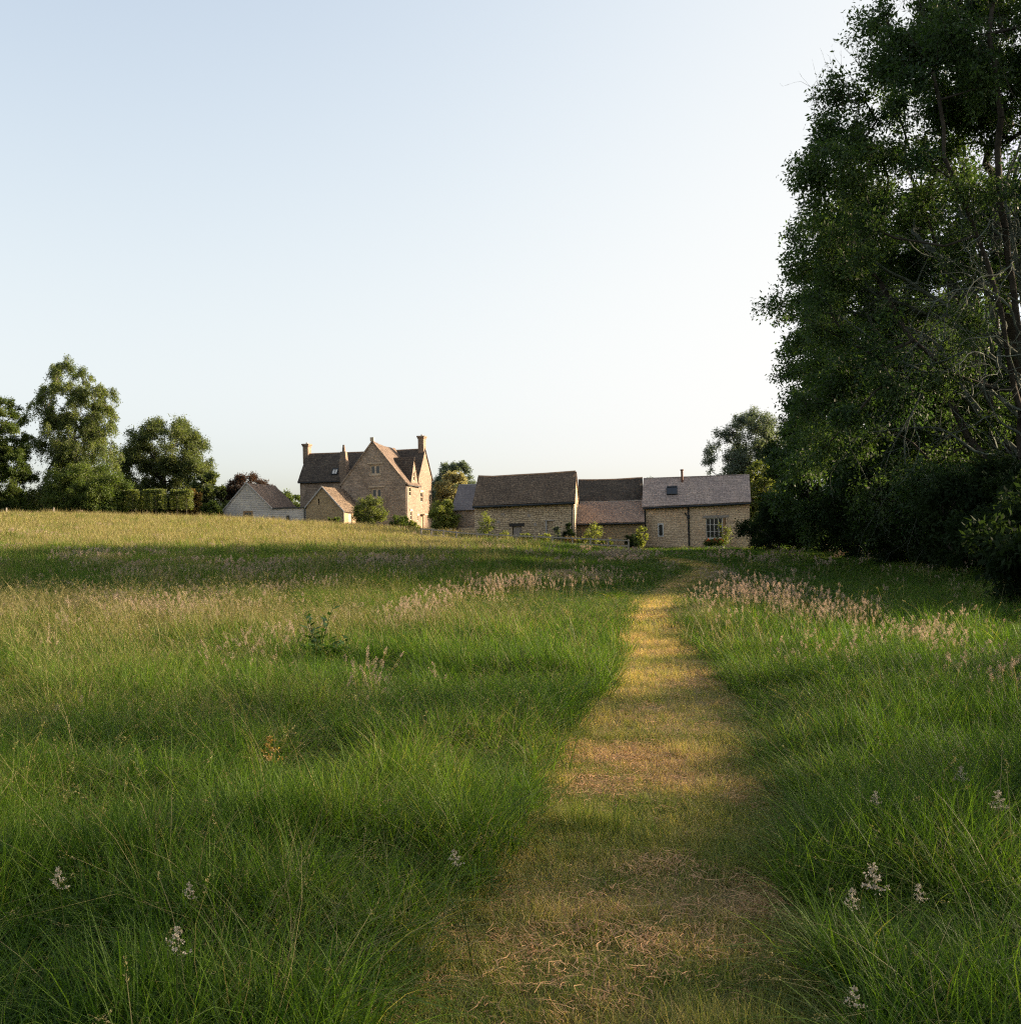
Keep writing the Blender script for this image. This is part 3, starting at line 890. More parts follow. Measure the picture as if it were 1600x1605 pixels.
# ------------------------------------------------------------------ buildings
class Bld:
    def __init__(s, name, label, cat, x, y, yaw, zb):
        s.root = empty(name, (x, y, zb), yaw)
        tag(s.root, label, cat)
        s.zb = zb
        s.x, s.y, s.yaw = x, y, yaw
        s.W = MB()

    def loc(s, p):
        """world point -> local"""
        dx, dy = p.x - s.x, p.y - s.y
        c, n = math.cos(-s.yaw), math.sin(-s.yaw)
        return Vector((dx * c - dy * n, dx * n + dy * c, p.z - s.zb))

    def hit(s, u, v, plane_y=None, plane_x=None):
        """where the ray of a photo pixel meets the local plane y=const or x=const"""
        o = s.loc(Vector((0, 0, CAMZ)))
        d = s.loc(Vector((0, 0, CAMZ)) + ray(u, v)) - o
        t = (plane_y - o.y) / d.y if plane_y is not None else (plane_x - o.x) / d.x
        return o + d * t

    def wall(s, p0, p1, prof, holes=(), depth=0.2, zb=-0.6, mb=None):
        mb = mb or s.W
        p0, p1 = Vector((*p0, 0)), Vector((*p1, 0))
        L = (p1 - p0).length
        d = (p1 - p0) / L
        n = Vector((d.y, -d.x, 0))
        pt = lambda a, z, off=0.0: p0 + d * a + n * off + Vector((0, 0, z))
        xs = sorted(set([0, L] + [a for a, _ in prof] + [h[0] for h in holes] + [h[1] for h in holes]))
        top = lambda a: float(np.interp(a, [q[0] for q in prof], [q[1] for q in prof]))
        for a, b in zip(xs[:-1], xs[1:]):
            if b - a < 1e-5:
                continue
            z = zb
            for h in sorted([h for h in holes if h[0] < b - 1e-6 and h[1] > a + 1e-6], key=lambda q: q[2]):
                if h[2] > z:
                    mb.quad(pt(a, z), pt(b, z), pt(b, h[2]), pt(a, h[2]))
                z = h[3]
            mb.quad(pt(a, z), pt(b, z), pt(b, top(b)), pt(a, top(a)))
        for a, b, z0, z1 in [h[:4] for h in holes]:
            e = -depth
            mb.quad(pt(a, z0), pt(a, z0, e), pt(a, z1, e), pt(a, z1))
            mb.quad(pt(b, z0), pt(b, z1), pt(b, z1, e), pt(b, z0, e))
            mb.quad(pt(a, z0), pt(b, z0), pt(b, z0, e), pt(a, z0, e))
            mb.quad(pt(a, z1), pt(a, z1, e), pt(b, z1, e), pt(b, z1))
        return pt

    def window(s, pt, hole, nx=2, nz=1, fmat=None, gmat=None, depth=0.12, fr=0.07, name='window', mull=None):
        a, b, z0, z1 = hole
        mb = MB()
        mull = mull or fr

        def bar(a0, a1, c0, c1, d0=None, d1=None):
            o0 = -depth if d0 is None else d0
            o1 = o0 + 0.05 if d1 is None else d1
            q = [pt(x_, z_, o_) for o_ in (o0, o1) for x_, z_ in ((a0, c0), (a1, c0), (a1, c1), (a0, c1))]
            c = len(mb.v)
            mb.v += [tuple(k) for k in q]
            for f in ((0, 3, 2, 1), (4, 5, 6, 7), (0, 1, 5, 4), (1, 2, 6, 5), (2, 3, 7, 6), (3, 0, 4, 7)):
                mb.f.append(tuple(c + i for i in f))
        bar(a, a + fr, z0, z1)
        bar(b - fr, b, z0, z1)
        bar(a + fr, b - fr, z0, z0 + fr)
        bar(a + fr, b - fr, z1 - fr, z1)
        for i in range(1, nx):
            x_ = a + (b - a) * i / nx
            bar(x_ - mull / 2, x_ + mull / 2, z0 + fr, z1 - fr)
        for i in range(1, nz):
            z_ = z0 + (z1 - z0) * i / nz
            bar(a + fr, b - fr, z_ - mull / 3, z_ + mull / 3, -depth + 0.005, -depth + 0.044)
        w_ = mb.build(name, fmat or M['white'], s.root)
        gb = MB()
        gb.quad(pt(a, z0, -depth + 0.015), pt(b, z0, -depth + 0.015), pt(b, z1, -depth + 0.015), pt(a, z1, -depth + 0.015))
        gb.build('pane', gmat or M['glass'], w_)
        return w_

    def strip(s, pt, a, b, z0, z1, off0, off1, name, mat, parent=None):
        mb = MB()
        q = [pt(x_, z_, o_) for o_ in (off0, off1) for x_, z_ in ((a, z0), (b, z0), (b, z1), (a, z1))]
        mb.v = [tuple(k) for k in q]
        mb.f = [(0, 3, 2, 1), (4, 5, 6, 7), (0, 1, 5, 4), (1, 2, 6, 5), (2, 3, 7, 6), (3, 0, 4, 7)]
        return mb.build(name, mat, parent or s.root)

    def slope(s, mb, e0, e1, r0, r1, thick=0.10, nu=18, nv=8, sag=0.0, jit=0.012, sagr=None, seed=0):
        """a roof slope: eaves e0-e1, ridge r0-r1, as a slab with uneven top"""
        g_ = np.random.default_rng(seed + 5)
        e0, e1, r0, r1 = map(Vector, (e0, e1, r0, r1))
        nn = (e1 - e0).cross(r0 - e0).normalized()
        if nn.z < 0:
            nn = -nn
        b = len(mb.v)
        for lay in (0, 1):
            for j in range(nv + 1):
                for i in range(nu + 1):
                    p = e0.lerp(e1, i / nu).lerp(r0.lerp(r1, i / nu), j / nv)
                    dz = sag * math.sin(math.pi * i / nu) * (0.35 + 0.65 * j / nv)
                    if sagr:
                        dz += float(np.interp(i / nu, sagr[0], sagr[1])) * (0.3 + 0.7 * j / nv)
                    q = p + Vector((0, 0, dz))
                    if lay:
                        q = q + nn * (thick + g_.normal() * jit)
                    mb.v.append(tuple(q))
        S = (nu + 1) * (nv + 1)
        flip = (e1 - e0).cross(r0 - e0).z < 0
        idx = lambda l, j, i: b + l * S + j * (nu + 1) + i

        def add(f):
            mb.f.append(f[::-1] if flip else f)
        for j in range(nv):
            for i in range(nu):
                add((idx(1, j, i), idx(1, j, i + 1), idx(1, j + 1, i + 1), idx(1, j + 1, i)))
                add((idx(0, j, i), idx(0, j + 1, i), idx(0, j + 1, i + 1), idx(0, j, i + 1)))
        for i in range(nu):
            add((idx(0, 0, i), idx(0, 0, i + 1), idx(1, 0, i + 1), idx(1, 0, i)))
            add((idx(0, nv, i), idx(1, nv, i), idx(1, nv, i + 1), idx(0, nv, i + 1)))
        for j in range(nv):
            add((idx(0, j, 0), idx(1, j, 0), idx(1, j + 1, 0), idx(0, j + 1, 0)))
            add((idx(0, j, nu), idx(0, j + 1, nu), idx(1, j + 1, nu), idx(1, j, nu)))

    def gutter(s, p0, p1, r=0.07, name='gutter'):
        return MB().tube([p0, p1], r, 8).build(name, M['black'], s.root, smooth=False)

    def pipe(s, pts, r=0.055, name='downpipe'):
        return MB().tube(pts, r, 8).build(name, M['black'], s.root)

    def chimney(s, cx, cy, z0, z1, w_, d_, mat, pots=1, cap=0.12):
        mb = MB().box((cx - w_ / 2, cy - d_ / 2, z0), (cx + w_ / 2, cy + d_ / 2, z1 - 0.3))
        mb.box((cx - w_ / 2 - cap * 0.5, cy - d_ / 2 - cap * 0.5, z1 - 0.3), (cx + w_ / 2 + cap * 0.5, cy + d_ / 2 + cap * 0.5, z1 - 0.16))
        mb.box((cx - w_ / 2 - cap, cy - d_ / 2 - cap, z1 - 0.16), (cx + w_ / 2 + cap, cy + d_ / 2 + cap, z1))
        c = mb.build('chimney', mat, s.root)
        for i in range(pots):
            px = cx + (i - (pots - 1) / 2) * 0.3
            MB().tube([(px, cy, z1), (px, cy, z1 + 0.18)], [0.12, 0.1], 8).build('chimney_pot', M['lead'], c)
        return c


def seg_on(pt, b, hits):
    return hits


# ---- right barn (pale slates)
zb = h1(15, 91)
pL, pR = at(1009, 840, 91.2), at(1176, 840, 89.6)
yaw = math.atan2(pR.y - pL.y, pR.x - pL.x)
B = Bld('stone_barn', 'pale slated stone barn nearest the wood, with flue, skylight and white glazed window', 'barn', pL.x, pL.y, yaw, zb)
Wd = math.hypot(pR.x - pL.x, pR.y - pL.y)
D = 5.2
ze, zf = B.hit(1008, 793.5, plane_y=-0.25).z + 0.1, B.hit(1176, 785.5, plane_y=-0.25).z + 0.1
zr0 = B.hit(1005, 752.5, plane_y=D / 2).z
zr1 = B.hit(1171, 746.5, plane_y=D / 2).z
print('barn R', Wd, zb, ze, zr0, zr1)


def hole_front(b, u0, v0, u1, v1, y=0.0):
    a = b.hit(u0, v0, plane_y=y)
    c = b.hit(u1, v1, plane_y=y)
    return (a.x, c.x, c.z, a.z)


hw = hole_front(B, 1106, 812, 1138.5, 852)
hs = hole_front(B, 1032.5, 822.5, 1038.5, 839.5)
hw = (hw[0], hw[1], max(0.02, hw[2]), hw[3])
pt = B.wall((0, 0), (Wd, 0), [(0, ze), (Wd, zf)], [hw, hs])
gp = lambda d_, e_, r_: [(0, e_), (d_ / 2, r_), (d_, e_)]
B.wall((Wd, 0), (Wd, D), gp(D, zf, zr1))
B.wall((Wd, D), (0, D), [(0, zf), (Wd, ze)])
B.wall((0, D), (0, 0), gp(D, ze, zr0))
B.W.build('wall', M['stone_warm'], B.root)
rf = MB()
sl_ = (zr0 - ze) / (D / 2)
B.slope(rf, (-0.08, -0.28, ze - 0.28 * sl_ + 0.02), (Wd + 0.12, -0.28, zf - 0.28 * sl_ + 0.02), (-0.08, D / 2, zr0 + 0.02), (Wd + 0.12, D / 2, zr1 + 0.02), seed=1)
B.slope(rf, (-0.08, D + 0.28, ze - 0.28 * sl_ + 0.02), (Wd + 0.12, D + 0.28, zf - 0.28 * sl_ + 0.02), (-0.08, D / 2 + .003, zr0 + 0.02), (Wd + 0.12, D / 2 + .003, zr1 + 0.02), seed=2)
roof = rf.build('roof', M['slate_pale'], B.root)
MB().tube([(-0.08, D / 2, zr0 + 0.10), (Wd * .5, D / 2, (zr0 + zr1) / 2 + 0.10), (Wd + 0.12, D / 2, zr1 + 0.10)], 0.09, 6).build('ridge_tiles', M['slate_pale'], roof)
g0 = ze - 0.28 * sl_ - 0.02
B.gutter((0, -0.33, g0 - 0.03), (Wd + 0.1, -0.33, g0 - 0.03 + zf - ze), 0.085)
px = B.hit(1079, 820, plane_y=-0.08).x
g0 += (zf - ze) * px / Wd
dp = B.pipe([(px, -0.33, g0), (px, -0.09, g0 - 0.35), (px, -0.08, -0.3)], 0.07)
MB().tube([(px - 0.28, -0.08, g0 - 0.55), (px - 0.12, -0.08, g0 - 0.8), (px, -0.08, g0 - 0.85)], 0.05, 6).build('branch_pipe', M['black'], dp)
MB().box((px - 0.12, -0.2, g0 - 1.0), (px + 0.12, -0.02, g0 - 0.8)).build('hopper', M['black'], dp)
px = 0.14
B.pipe([(px, -0.33, g0), (px, -0.09, g0 - 0.3), (px, -0.08, 1.0)], 0.06)
B.strip(pt, hw[0] - 0.25, hw[1] + 0.25, hw[3], hw[3] + 0.2, -0.1, 0.035, 'lintel', M['grey_wood'])
wsplit = hw[0] + (hw[1] - hw[0]) * 0.84
B.window(pt, (hw[0], wsplit, 0.9, hw[3]), 4, 3, M['white'], M['glass'], fr=0.06, mull=0.045)
B.strip(pt, hw[0], wsplit, -0.2, 0.9, -0.16, -0.06, 'window_apron', M['white'])
B.strip(pt, wsplit, hw[1] - 0.05, -0.2, hw[3], -0.15, -0.03, 'oak_post', M['tan_wood'])
B.window(pt, hs, 1, 1, M['black'], M['glass'], fr=0.05)
for a, b_, c, d_ in ((hs[0] - .09, hs[0], hs[2], hs[3]), (hs[1], hs[1] + .09, hs[2], hs[3]), (hs[0] - .09, hs[1] + .09, hs[2] - .09, hs[2]), (hs[0] - .09, hs[1] + .09, hs[3], hs[3] + .12)):
    B.strip(pt, a, b_, c, d_, -0.03, 0.03, 'window_surround', M['white'])


def roof_pt(x, t, b=None, off=0.0, ze_=0.0, zr_=0.0, d_=5.0, y0=0.0):
    """point on front slope: t from eave 0 to ridge 1"""
    nx_ = Vector((0, -(zr_ - ze_), d_ / 2)).normalized()
    return Vector((x, y0 + t * d_ / 2, ze_ + (zr_ - ze_) * t)) + nx_ * off


def skylight(b, x0, x1, t0, t1, rp, frame=M['black'], glass=None, bars=1):
    mb = MB()
    fw = 0.06
    tw = fw / 2.2
    for (a0, a1, c0, c1) in ((x0, x0 + fw, t0, t1), (x1 - fw, x1, t0, t1), (x0 + fw, x1 - fw, t0, t0 + tw), (x0 + fw, x1 - fw, t1 - tw, t1)):
        q = [rp(x_, t_, o_) for o_ in (0.05, 0.24) for x_, t_ in ((a0, c0), (a1, c0), (a1, c1), (a0, c1))]
        c = len(mb.v)
        mb.v += [tuple(k) for k in q]
        for f in ((0, 3, 2, 1), (4, 5, 6, 7), (0, 1, 5, 4), (1, 2, 6, 5), (2, 3, 7, 6), (3, 0, 4, 7)):
            mb.f.append(tuple(c + i for i in f))
    xm = (x0 + x1) / 2
    if bars:
        c = len(mb.v)
        mb.v += [tuple(rp(x_, t_, o_)) for o_ in (0.1, 0.22) for x_, t_ in ((xm - .025, t0 + tw), (xm + .025, t0 + tw), (xm + .025, t1 - tw), (xm - .025, t1 - tw))]
        for f in ((0, 3, 2, 1), (4, 5, 6, 7), (0, 1, 5, 4), (1, 2, 6, 5), (2, 3, 7, 6), (3, 0, 4, 7)):
            mb.f.append(tuple(c + i for i in f))
    w_ = mb.build('skylight', frame, b.root)
    gb = MB()
    gb.quad(*[rp(x_, t_, 0.19) for x_, t_ in ((x0 + fw, t0 + tw), (x1 - fw, t0 + tw), (x1 - fw, t1 - tw), (x0 + fw, t1 - tw))])
    gb.build('pane', glass or M['glass'], w_)


zrm = (zr0 + zr1) / 2
rpB = lambda x, t, o: roof_pt(x, t, off=o, ze_=ze + (zf - ze) * 0.27, zr_=zr0 + (zr1 - zr0) * 0.27, d_=D)
xa, xb = B.hit(1044.5, 776, plane_y=D * 0.15).x, B.hit(1061.5, 776, plane_y=D * 0.15).x
skylight(B, xa, xb, 0.30, 0.62, rpB)
fx = B.hit(1069, 750, plane_y=D * 0.4).x
ft = B.hit(1069, 736, plane_y=D * 0.4).z
fl = MB().tube([(fx, D * 0.4, ze + (zrm - ze) * 0.72), (fx, D * 0.4, ft - 0.1)], 0.10, 10).build('flue', M['rust'], B.root)
MB().tube([(fx, D * 0.4, ft - 0.1), (fx, D * 0.4, ft + 0.02)], 0.15, 10).build('flue_cap', M['rust'], fl)
# flowers in front of its window
cx = at(1117, 846, 88.4)
def flower_pot(u, label, s, seed, mat):
    p = at(u, 846, 88.6)
    zz = h1(p.x, 88.6)
    root = empty('flower_pot', (p.x, 88.6, zz))
    tag(root, label, 'flower pot', 'planted pots under the barn window')
    MB().tube([(0, 0, -0.05), (0, 0, 0.32), (0, 0, 0.35)], [0.16, 0.22, 0.24], 12).build('pot', M['white'], root)
    gg = np.random.default_rng(seed)
    n = 900
    P = gg.normal(size=(n, 3)) * [0.2, 0.2, 0.16] * s + [0, 0, 0.35 + 0.25 * s]
    V, Fq = leaves(P, runit(gg, n), runit(gg, n), np.full(n, 0.11), np.full(n, 0.06))
    mesh_np('foliage', V, Fq, M['leaf_oak'], root, {'tint': np.repeat(gg.random(n), 4)})
    n = 150
    P = nrm(gg.normal(size=(n, 3))) * [0.26, 0.26, 0.2] * s * gg.random((n, 1)) ** 0.4 + [0, 0, 0.45 + 0.3 * s]
    V, Fq = leaves(P, runit(gg, n), runit(gg, n), np.full(n, 0.12), np.full(n, 0.1))
    mesh_np('flowers', V, Fq, mat, root, {'tint': np.repeat(gg.random(n), 4)})


flower_pot(1110, 'pot of orange flowers under the left panes of the white barn window', 0.9, 1, M['flower'])
flower_pot(1120, 'pot of orange flowers, middle one under the white barn window', 1.0, 2, M['flower'])
flower_pot(1130, 'green pot plant with few flowers next to the oak post', 1.0, 3, M['flower'])
plant('climbing_plant', 'leggy climber against the oak post of the barn window', 1126, 1150, 812, 848, 88.7, 20, 900, 0.12, M['leaf_fresh'], 170, 'plant', base_frac=0.1, rb=0.02, cr=(0.15, 0.35), depth=0.2)

# ---- long left barn
zb = h1(1, 89)
pL, pR = at(744, 830, 89.0), at(901, 830, 88.0)
yaw = math.atan2(pR.y - pL.y, pR.x - pL.x)
B = Bld('stone_barn', 'long stone barn with sagging brown slate roof and black lintel over its door', 'barn', pL.x, pL.y, yaw, zb)
Wd = math.hypot(pR.x - pL.x, pR.y - pL.y)
D = 5.0
ze0, ze1 = B.hit(745, 791, plane_y=-0.25).z + 0.1, B.hit(903, 784.5, plane_y=-0.25).z + 0.1
zr0, zrm_, zr1 = B.hit(748, 749, plane_y=D / 2).z, B.hit(808, 747.5, plane_y=D / 2).z, B.hit(900, 741.5, plane_y=D / 2).z
print('barn L', Wd, zb, ze0, ze1, zr0, zr1)
hd = hole_front(B, 803, 825, 818, 845)
hd = (hd[0], hd[1], 0.0, hd[3])
hb = hole_front(B, 855, 817, 867, 840)
hb = (hb[0], hb[1], 0.0, hb[3])
pt = B.wall((0, 0), (Wd, 0), [(0, ze0), (Wd, ze1)], [hd, hb], depth=0.25)
B.wall((Wd, 0), (Wd, D), gp(D, ze1, zr1))
B.wall((Wd, D), (0, D), [(0, ze1), (Wd, ze0)])
B.wall((0, D), (0, 0), gp(D, ze0, zr0))
B.W.build('wall', M['stone_barn'], B.root)
rf = MB()
sg = ([0, 0.15, 0.38, 0.7, 1.0], [0, -0.10, (zrm_ - (zr0 * .62 + zr1 * .38)), -0.06, 0])
sl_ = (zr0 - ze0) / (D / 2)
B.slope(rf, (-0.1, -0.3, ze0 - 0.3 * sl_ + 0.02), (Wd + 0.1, -0.3, ze1 - 0.3 * sl_ + 0.02), (-0.02, D / 2, zr0 + 0.02), (Wd + 0.1, D / 2, zr1 + 0.02), thick=0.12, sagr=sg, nu=28, jit=0.018, seed=3)
B.slope(rf, (-0.1, D + 0.3, ze0 - 0.3 * sl_ + 0.02), (Wd + 0.1, D + 0.3, ze1 - 0.3 * sl_ + 0.02), (-0.02, D / 2 + .003, zr0 + 0.02), (Wd + 0.1, D / 2 + .003, zr1 + 0.02), thick=0.12, sagr=sg, nu=28, jit=0.018, seed=4)
roof = rf.build('roof', M['slate_brown'], B.root)
MB().tube([(Wd * t, D / 2, zr0 + (zr1 - zr0) * t + 0.13 + float(np.interp(t, *sg))) for t in np.linspace(0, 1, 14)], 0.10, 6).build('ridge_tiles', M['ridge'], roof)
B.gutter((-0.1, -0.36, ze0 - 0.3 * sl_ - 0.05), (Wd + 0.1, -0.36, ze1 - 0.3 * sl_ - 0.03), 0.09)
B.pipe([(Wd - 0.18, -0.36, ze1 - 0.4), (Wd - 0.18, -0.1, ze1 - 0.75), (Wd - 0.18, -0.08, -0.3)], 0.065)
B.strip(pt, hd[0] - 0.28, hd[1] + 0.22, hd[3], hd[3] + 0.24, -0.1, 0.04, 'lintel', M['dark_wood'])
dr = B.strip(pt, hd[0] + 0.06, hd[1] - 0.06, -0.1, hd[3], -0.2, -0.14, 'door', M['door_wood'])
for k in range(1, 4):
    xk = hd[0] + (hd[1] - hd[0]) * k / 4
    B.strip(pt, xk - 0.015, xk + 0.015, -0.1, hd[3] - 0.02, -0.139, -0.125, 'door_batten', M['grey_wood'], dr)
B.strip(pt, hb[0] - 0.02, hb[0] + 0.1, -0.1, hb[3] - 0.003, -0.2, 0.02, 'door_jamb', M['lead'])
B.strip(pt, hb[0] + 0.1, hb[1], -0.1, hb[3], -0.22, -0.12, 'blocked_doorway', M['stone_barn'])
B.strip(pt, hb[0] - 0.1, hb[1] + 0.1, hb[3], hb[3] + 0.1, -0.05, 0.035, 'lintel', M['grey_wood'])
for k, (u, v) in enumerate([(788, 806), (829, 808), (839, 822), (781, 818)]):
    q = B.hit(u, v, plane_y=0)
    B.strip(pt, q.x - 0.14, q.x + 0.14, q.z - 0.1, q.z + 0.1, -0.02, 0.012, 'dark_stone', M['grey_wood'])

# ---- slate outbuilding behind its left end
pL, pR = at(705, 830, 99.0), at(760, 830, 97.6)
yaw = math.atan2(pR.y - pL.y, pR.x - pL.x)
zb = h1(pL.x, 99)
B = Bld('slate_outbuilding', 'small outbuilding with smooth grey slate roof left of the long barn', 'barn', pL.x + 0.35, pL.y, yaw, zb)
Wd = math.hypot(pR.x - pL.x, pR.y - pL.y)
D = 4.4
ze = B.hit(715, 799.5, plane_y=-0.15).z + 0.1
zr = B.hit(705, 762.5, plane_y=D / 2).z
B.wall((0, 0), (Wd, 0), [(0, ze), (Wd, ze)])
B.wall((Wd, 0), (Wd, D), gp(D, ze, zr))
B.wall((Wd, D), (0, D), [(0, ze), (Wd, ze)])
B.wall((0, D), (0, 0), gp(D, ze, zr))
B.W.build('wall', M['stone_house'], B.root)
rf = MB()
sl_ = (zr - ze) / (D / 2)
for k, (ya, sgn) in enumerate(((-0.2, 1), (D + 0.2, -1))):
    B.slope(rf, (-0.1, ya, ze - 0.2 * sl_ + 0.02), (Wd, ya, ze - 0.2 * sl_ + 0.02), (-0.5, D / 2 + k * .003, zr + 0.02), (Wd, D / 2 + k * .003, zr + 0.02), thick=0.07, jit=0.004, seed=6 + k)
roof = rf.build('roof', M['slate_grey'], B.root)
MB().tube([(-0.5, D / 2, zr + 0.09), (Wd, D / 2, zr + 0.09)], 0.06, 6).build('ridge_tiles', M['lead'], roof)
MB().box((0.9, -0.75, -0.5), (Wd, -0.35, 0.75)).build('plinth', M['stone_barn'], B.root)

# ---- middle range with lean-to
pL, pR = at(902.3, 840, 90.3), at(1011, 840, 89.7)
yaw = math.atan2(pR.y - pL.y, pR.x - pL.x)
zb = h1(pL.x + 2, 90)
B = Bld('stone_barn', 'low middle barn with dark mossy upper roof and pinkish lean-to roof below', 'barn', pL.x + 0.08, pL.y, yaw, zb)
Wd = math.hypot(pR.x - pL.x, pR.y - pL.y) - 0.09
LD = 3.2
D = 4.6
ze = B.hit(955, 820, plane_y=-0.2).z + 0.08
zl = B.hit(955, 788.5, plane_y=LD).z
zt = B.hit(903, 754.5, plane_y=LD + D / 2).z
zt1 = B.hit(1003, 751.0, plane_y=LD + D / 2).z
prof = [(0, ze), (LD, zl), (LD + D / 2, zt), (LD + D, zl)]
B.wall((0, 0), (Wd, 0), [(0, ze), (Wd, ze)])
B.wall((Wd, 0), (Wd, LD + D), prof)
B.wall((Wd, LD + D), (0, LD + D), [(0, zl), (Wd, zl)])
B.wall((0, LD + D), (0, 0), [(0, zl), (D / 2, zt), (D, zl), (LD + D, ze)])
B.W.build('wall', M['stone_shed'], B.root)
rf = MB()
sl_ = (zl - ze) / LD
B.slope(rf, (0, -0.25, ze - 0.25 * sl_ + 0.02), (Wd, -0.25, ze - 0.25 * sl_ + 0.02), (0, LD, zl + 0.02), (Wd, LD, zl + 0.02), jit=0.016, nu=22, seed=9)
rf.build('lean_to_roof', M['slate_pink'], B.root)
rf = MB()
sgm = ([0, .3, .6, 1], [0, -0.06, -0.07, 0])
B.slope(rf, (0, LD + 0.003, zl + 0.12), (Wd, LD + 0.003, zl + 0.12), (0, LD + D / 2, zt + 0.02), (Wd, LD + D / 2, zt1 + 0.02), sagr=sgm, jit=0.016, nu=22, seed=10)
B.slope(rf, (0, LD + D + 0.2, zl - 0.1), (Wd, LD + D + 0.2, zl - 0.1), (0, LD + D / 2 + .003, zt + 0.02), (Wd, LD + D / 2 + .003, zt1 + 0.02), sagr=sgm, jit=0.016, nu=22, seed=11)
roof = rf.build('upper_roof', M['slate_moss'], B.root)
MB().tube([(Wd * t, LD + D / 2, zt + (zt1 - zt) * t + 0.11 + float(np.interp(t, *sgm))) for t in np.linspace(0, 1, 10)], 0.09, 6).build('ridge_tiles', M['ridge'], roof)
MB().box((0, LD - 0.06, zl + 0.10), (Wd, LD + 0.1, zl + 0.19)).build('flashing', M['lead'], B.root)
B.gutter((0, -0.3, ze - 0.25 * sl_ - 0.02), (Wd, -0.3, ze - 0.25 * sl_ - 0.02), 0.06)

# ---- farmhouse
P0 = at(637, 828, 113)
zb = h1(P0.x, 113)
B = Bld('farmhouse', 'old stone farmhouse with steep front gable and three tall chimneys', 'house', P0.x, P0.y, R(-12), zb)
gw = B.hit(583.6, 693, plane_y=0)
ap_x, ap_z = gw.x, gw.z
ze = B.hit(635, 757, plane_y=0).z
wl = 2 * ap_x
LW = 4.7
DM = 5.0
XL = B.hit(470, 760, plane_y=LW).x
zme = B.hit(500, 753, plane_y=LW - 0.2).z + 0.1
zmr = B.hit(520, 711.5, plane_y=LW + DM / 2).z
zmr1 = B.hit(655, 705.5, plane_y=LW + DM / 2).z
print('house', wl, ap_x, ap_z, ze, XL, zme, zmr, zmr1)
hg1 = hole_front(B, 580, 729, 596, 743.5)
hg2 = hole_front(B, 582, 766, 598.5, 780)
h1_ = (hg1[0] - wl, hg1[1] - wl, hg1[2], hg1[3])
h2_ = (hg2[0] - wl, hg2[1] - wl, hg2[2], hg2[3])
pt = B.wall((wl, 0), (0, 0), [(0, ze), (-wl / 2, ap_z), (-wl, ze)], [h1_, h2_])
# main range walls
B.wall((XL, LW), (wl - 0.003, LW), [(0, zme), (wl - XL, zme)])
B.wall((wl, LW + 1.0), (wl, 0), [(0, ze), (LW + 1.0, ze)])
B.wall((XL, LW + DM), (XL, LW), gp(DM, zme, zmr))
B.wall((0, LW + DM), (XL, LW + DM), [(0, zme), (-XL, zme)])
B.W.build('wall', M['stone_house'], B.root)
B.W = MB()


def hole_side(u0, v0, u1, v1):
    a = B.hit(u0, v0, plane_x=0)
    c = B.hit(u1, v1, plane_x=0)
    return (a.y, c.y, c.z, a.z)


sh = [hole_side(641.0, 763, 645, 778), hole_side(659, 771, 663, 787), hole_side(672.5, 775, 675.5, 791), hole_side(643, 801, 646, 815), hole_side(653.5, 808, 656, 816), hole_side(660, 808, 663.5, 829)]
sh = [s_ for s_ in sh]
print('side holes', [[round(q, 2) for q in s_] for s_ in sh])
side_prof = [(0, ze), (LW - 0.02, ze), (LW, zme), (LW + DM / 2, zmr1), (LW + DM, zme)]
pts_ = B.wall((0, 0), (0, LW + DM), side_prof, sh, depth=0.18)
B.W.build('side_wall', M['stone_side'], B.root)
rf = MB()
sl_ = (ap_z - ze) / (-wl / 2)
ry = LW + DM / 2
# front wing roof: right and left slopes
B.slope(rf, (0.18, 0.0 - 0.02, ze - 0.18 * sl_ + 0.03), (0.18, LW + 0.3, ze - 0.18 * sl_ + 0.03), (wl / 2, -0.02, ap_z + 0.03), (wl / 2, ry, ap_z - 0.12), thick=0.12, sag=-0.14, jit=0.015, seed=12)
B.slope(rf, (wl - 0.18, -0.02, ze - 0.18 * sl_ + 0.03), (wl - 0.18, LW + 0.3, ze - 0.18 * sl_ + 0.03), (wl / 2 - .003, -0.02, ap_z + 0.03), (wl / 2 - .003, ry, ap_z - 0.12), thick=0.12, sag=-0.14, jit=0.015, seed=13)
rf.build('wing_roof', M['tile_tan'], B.root)
rf = MB()
slm = (zmr - zme) / (DM / 2)
for k, ya in enumerate((LW - 0.25, LW + DM + 0.25)):
    B.slope(rf, (XL - 0.15, ya, zme - 0.25 * slm + 0.02), (0.1, ya, zme - 0.25 * slm + 0.02), (XL - 0.12, ry + 0.003 * k, zmr + 0.02), (0.1, ry + 0.003 * k, zmr1 + 0.02), thick=0.12, sag=-0.08, jit=0.016, nu=30, seed=14 + k)
roof = rf.build('main_roof', M['slate_dark'], B.root)
MB().tube([(XL, ry, zmr + 0.1), ((XL + 0) / 2, ry, (zmr + zmr1) / 2 + 0.04), (0.1, ry, zmr1 + 0.1)], 0.09, 6).build('ridge_tiles', M['ridge'], roof)
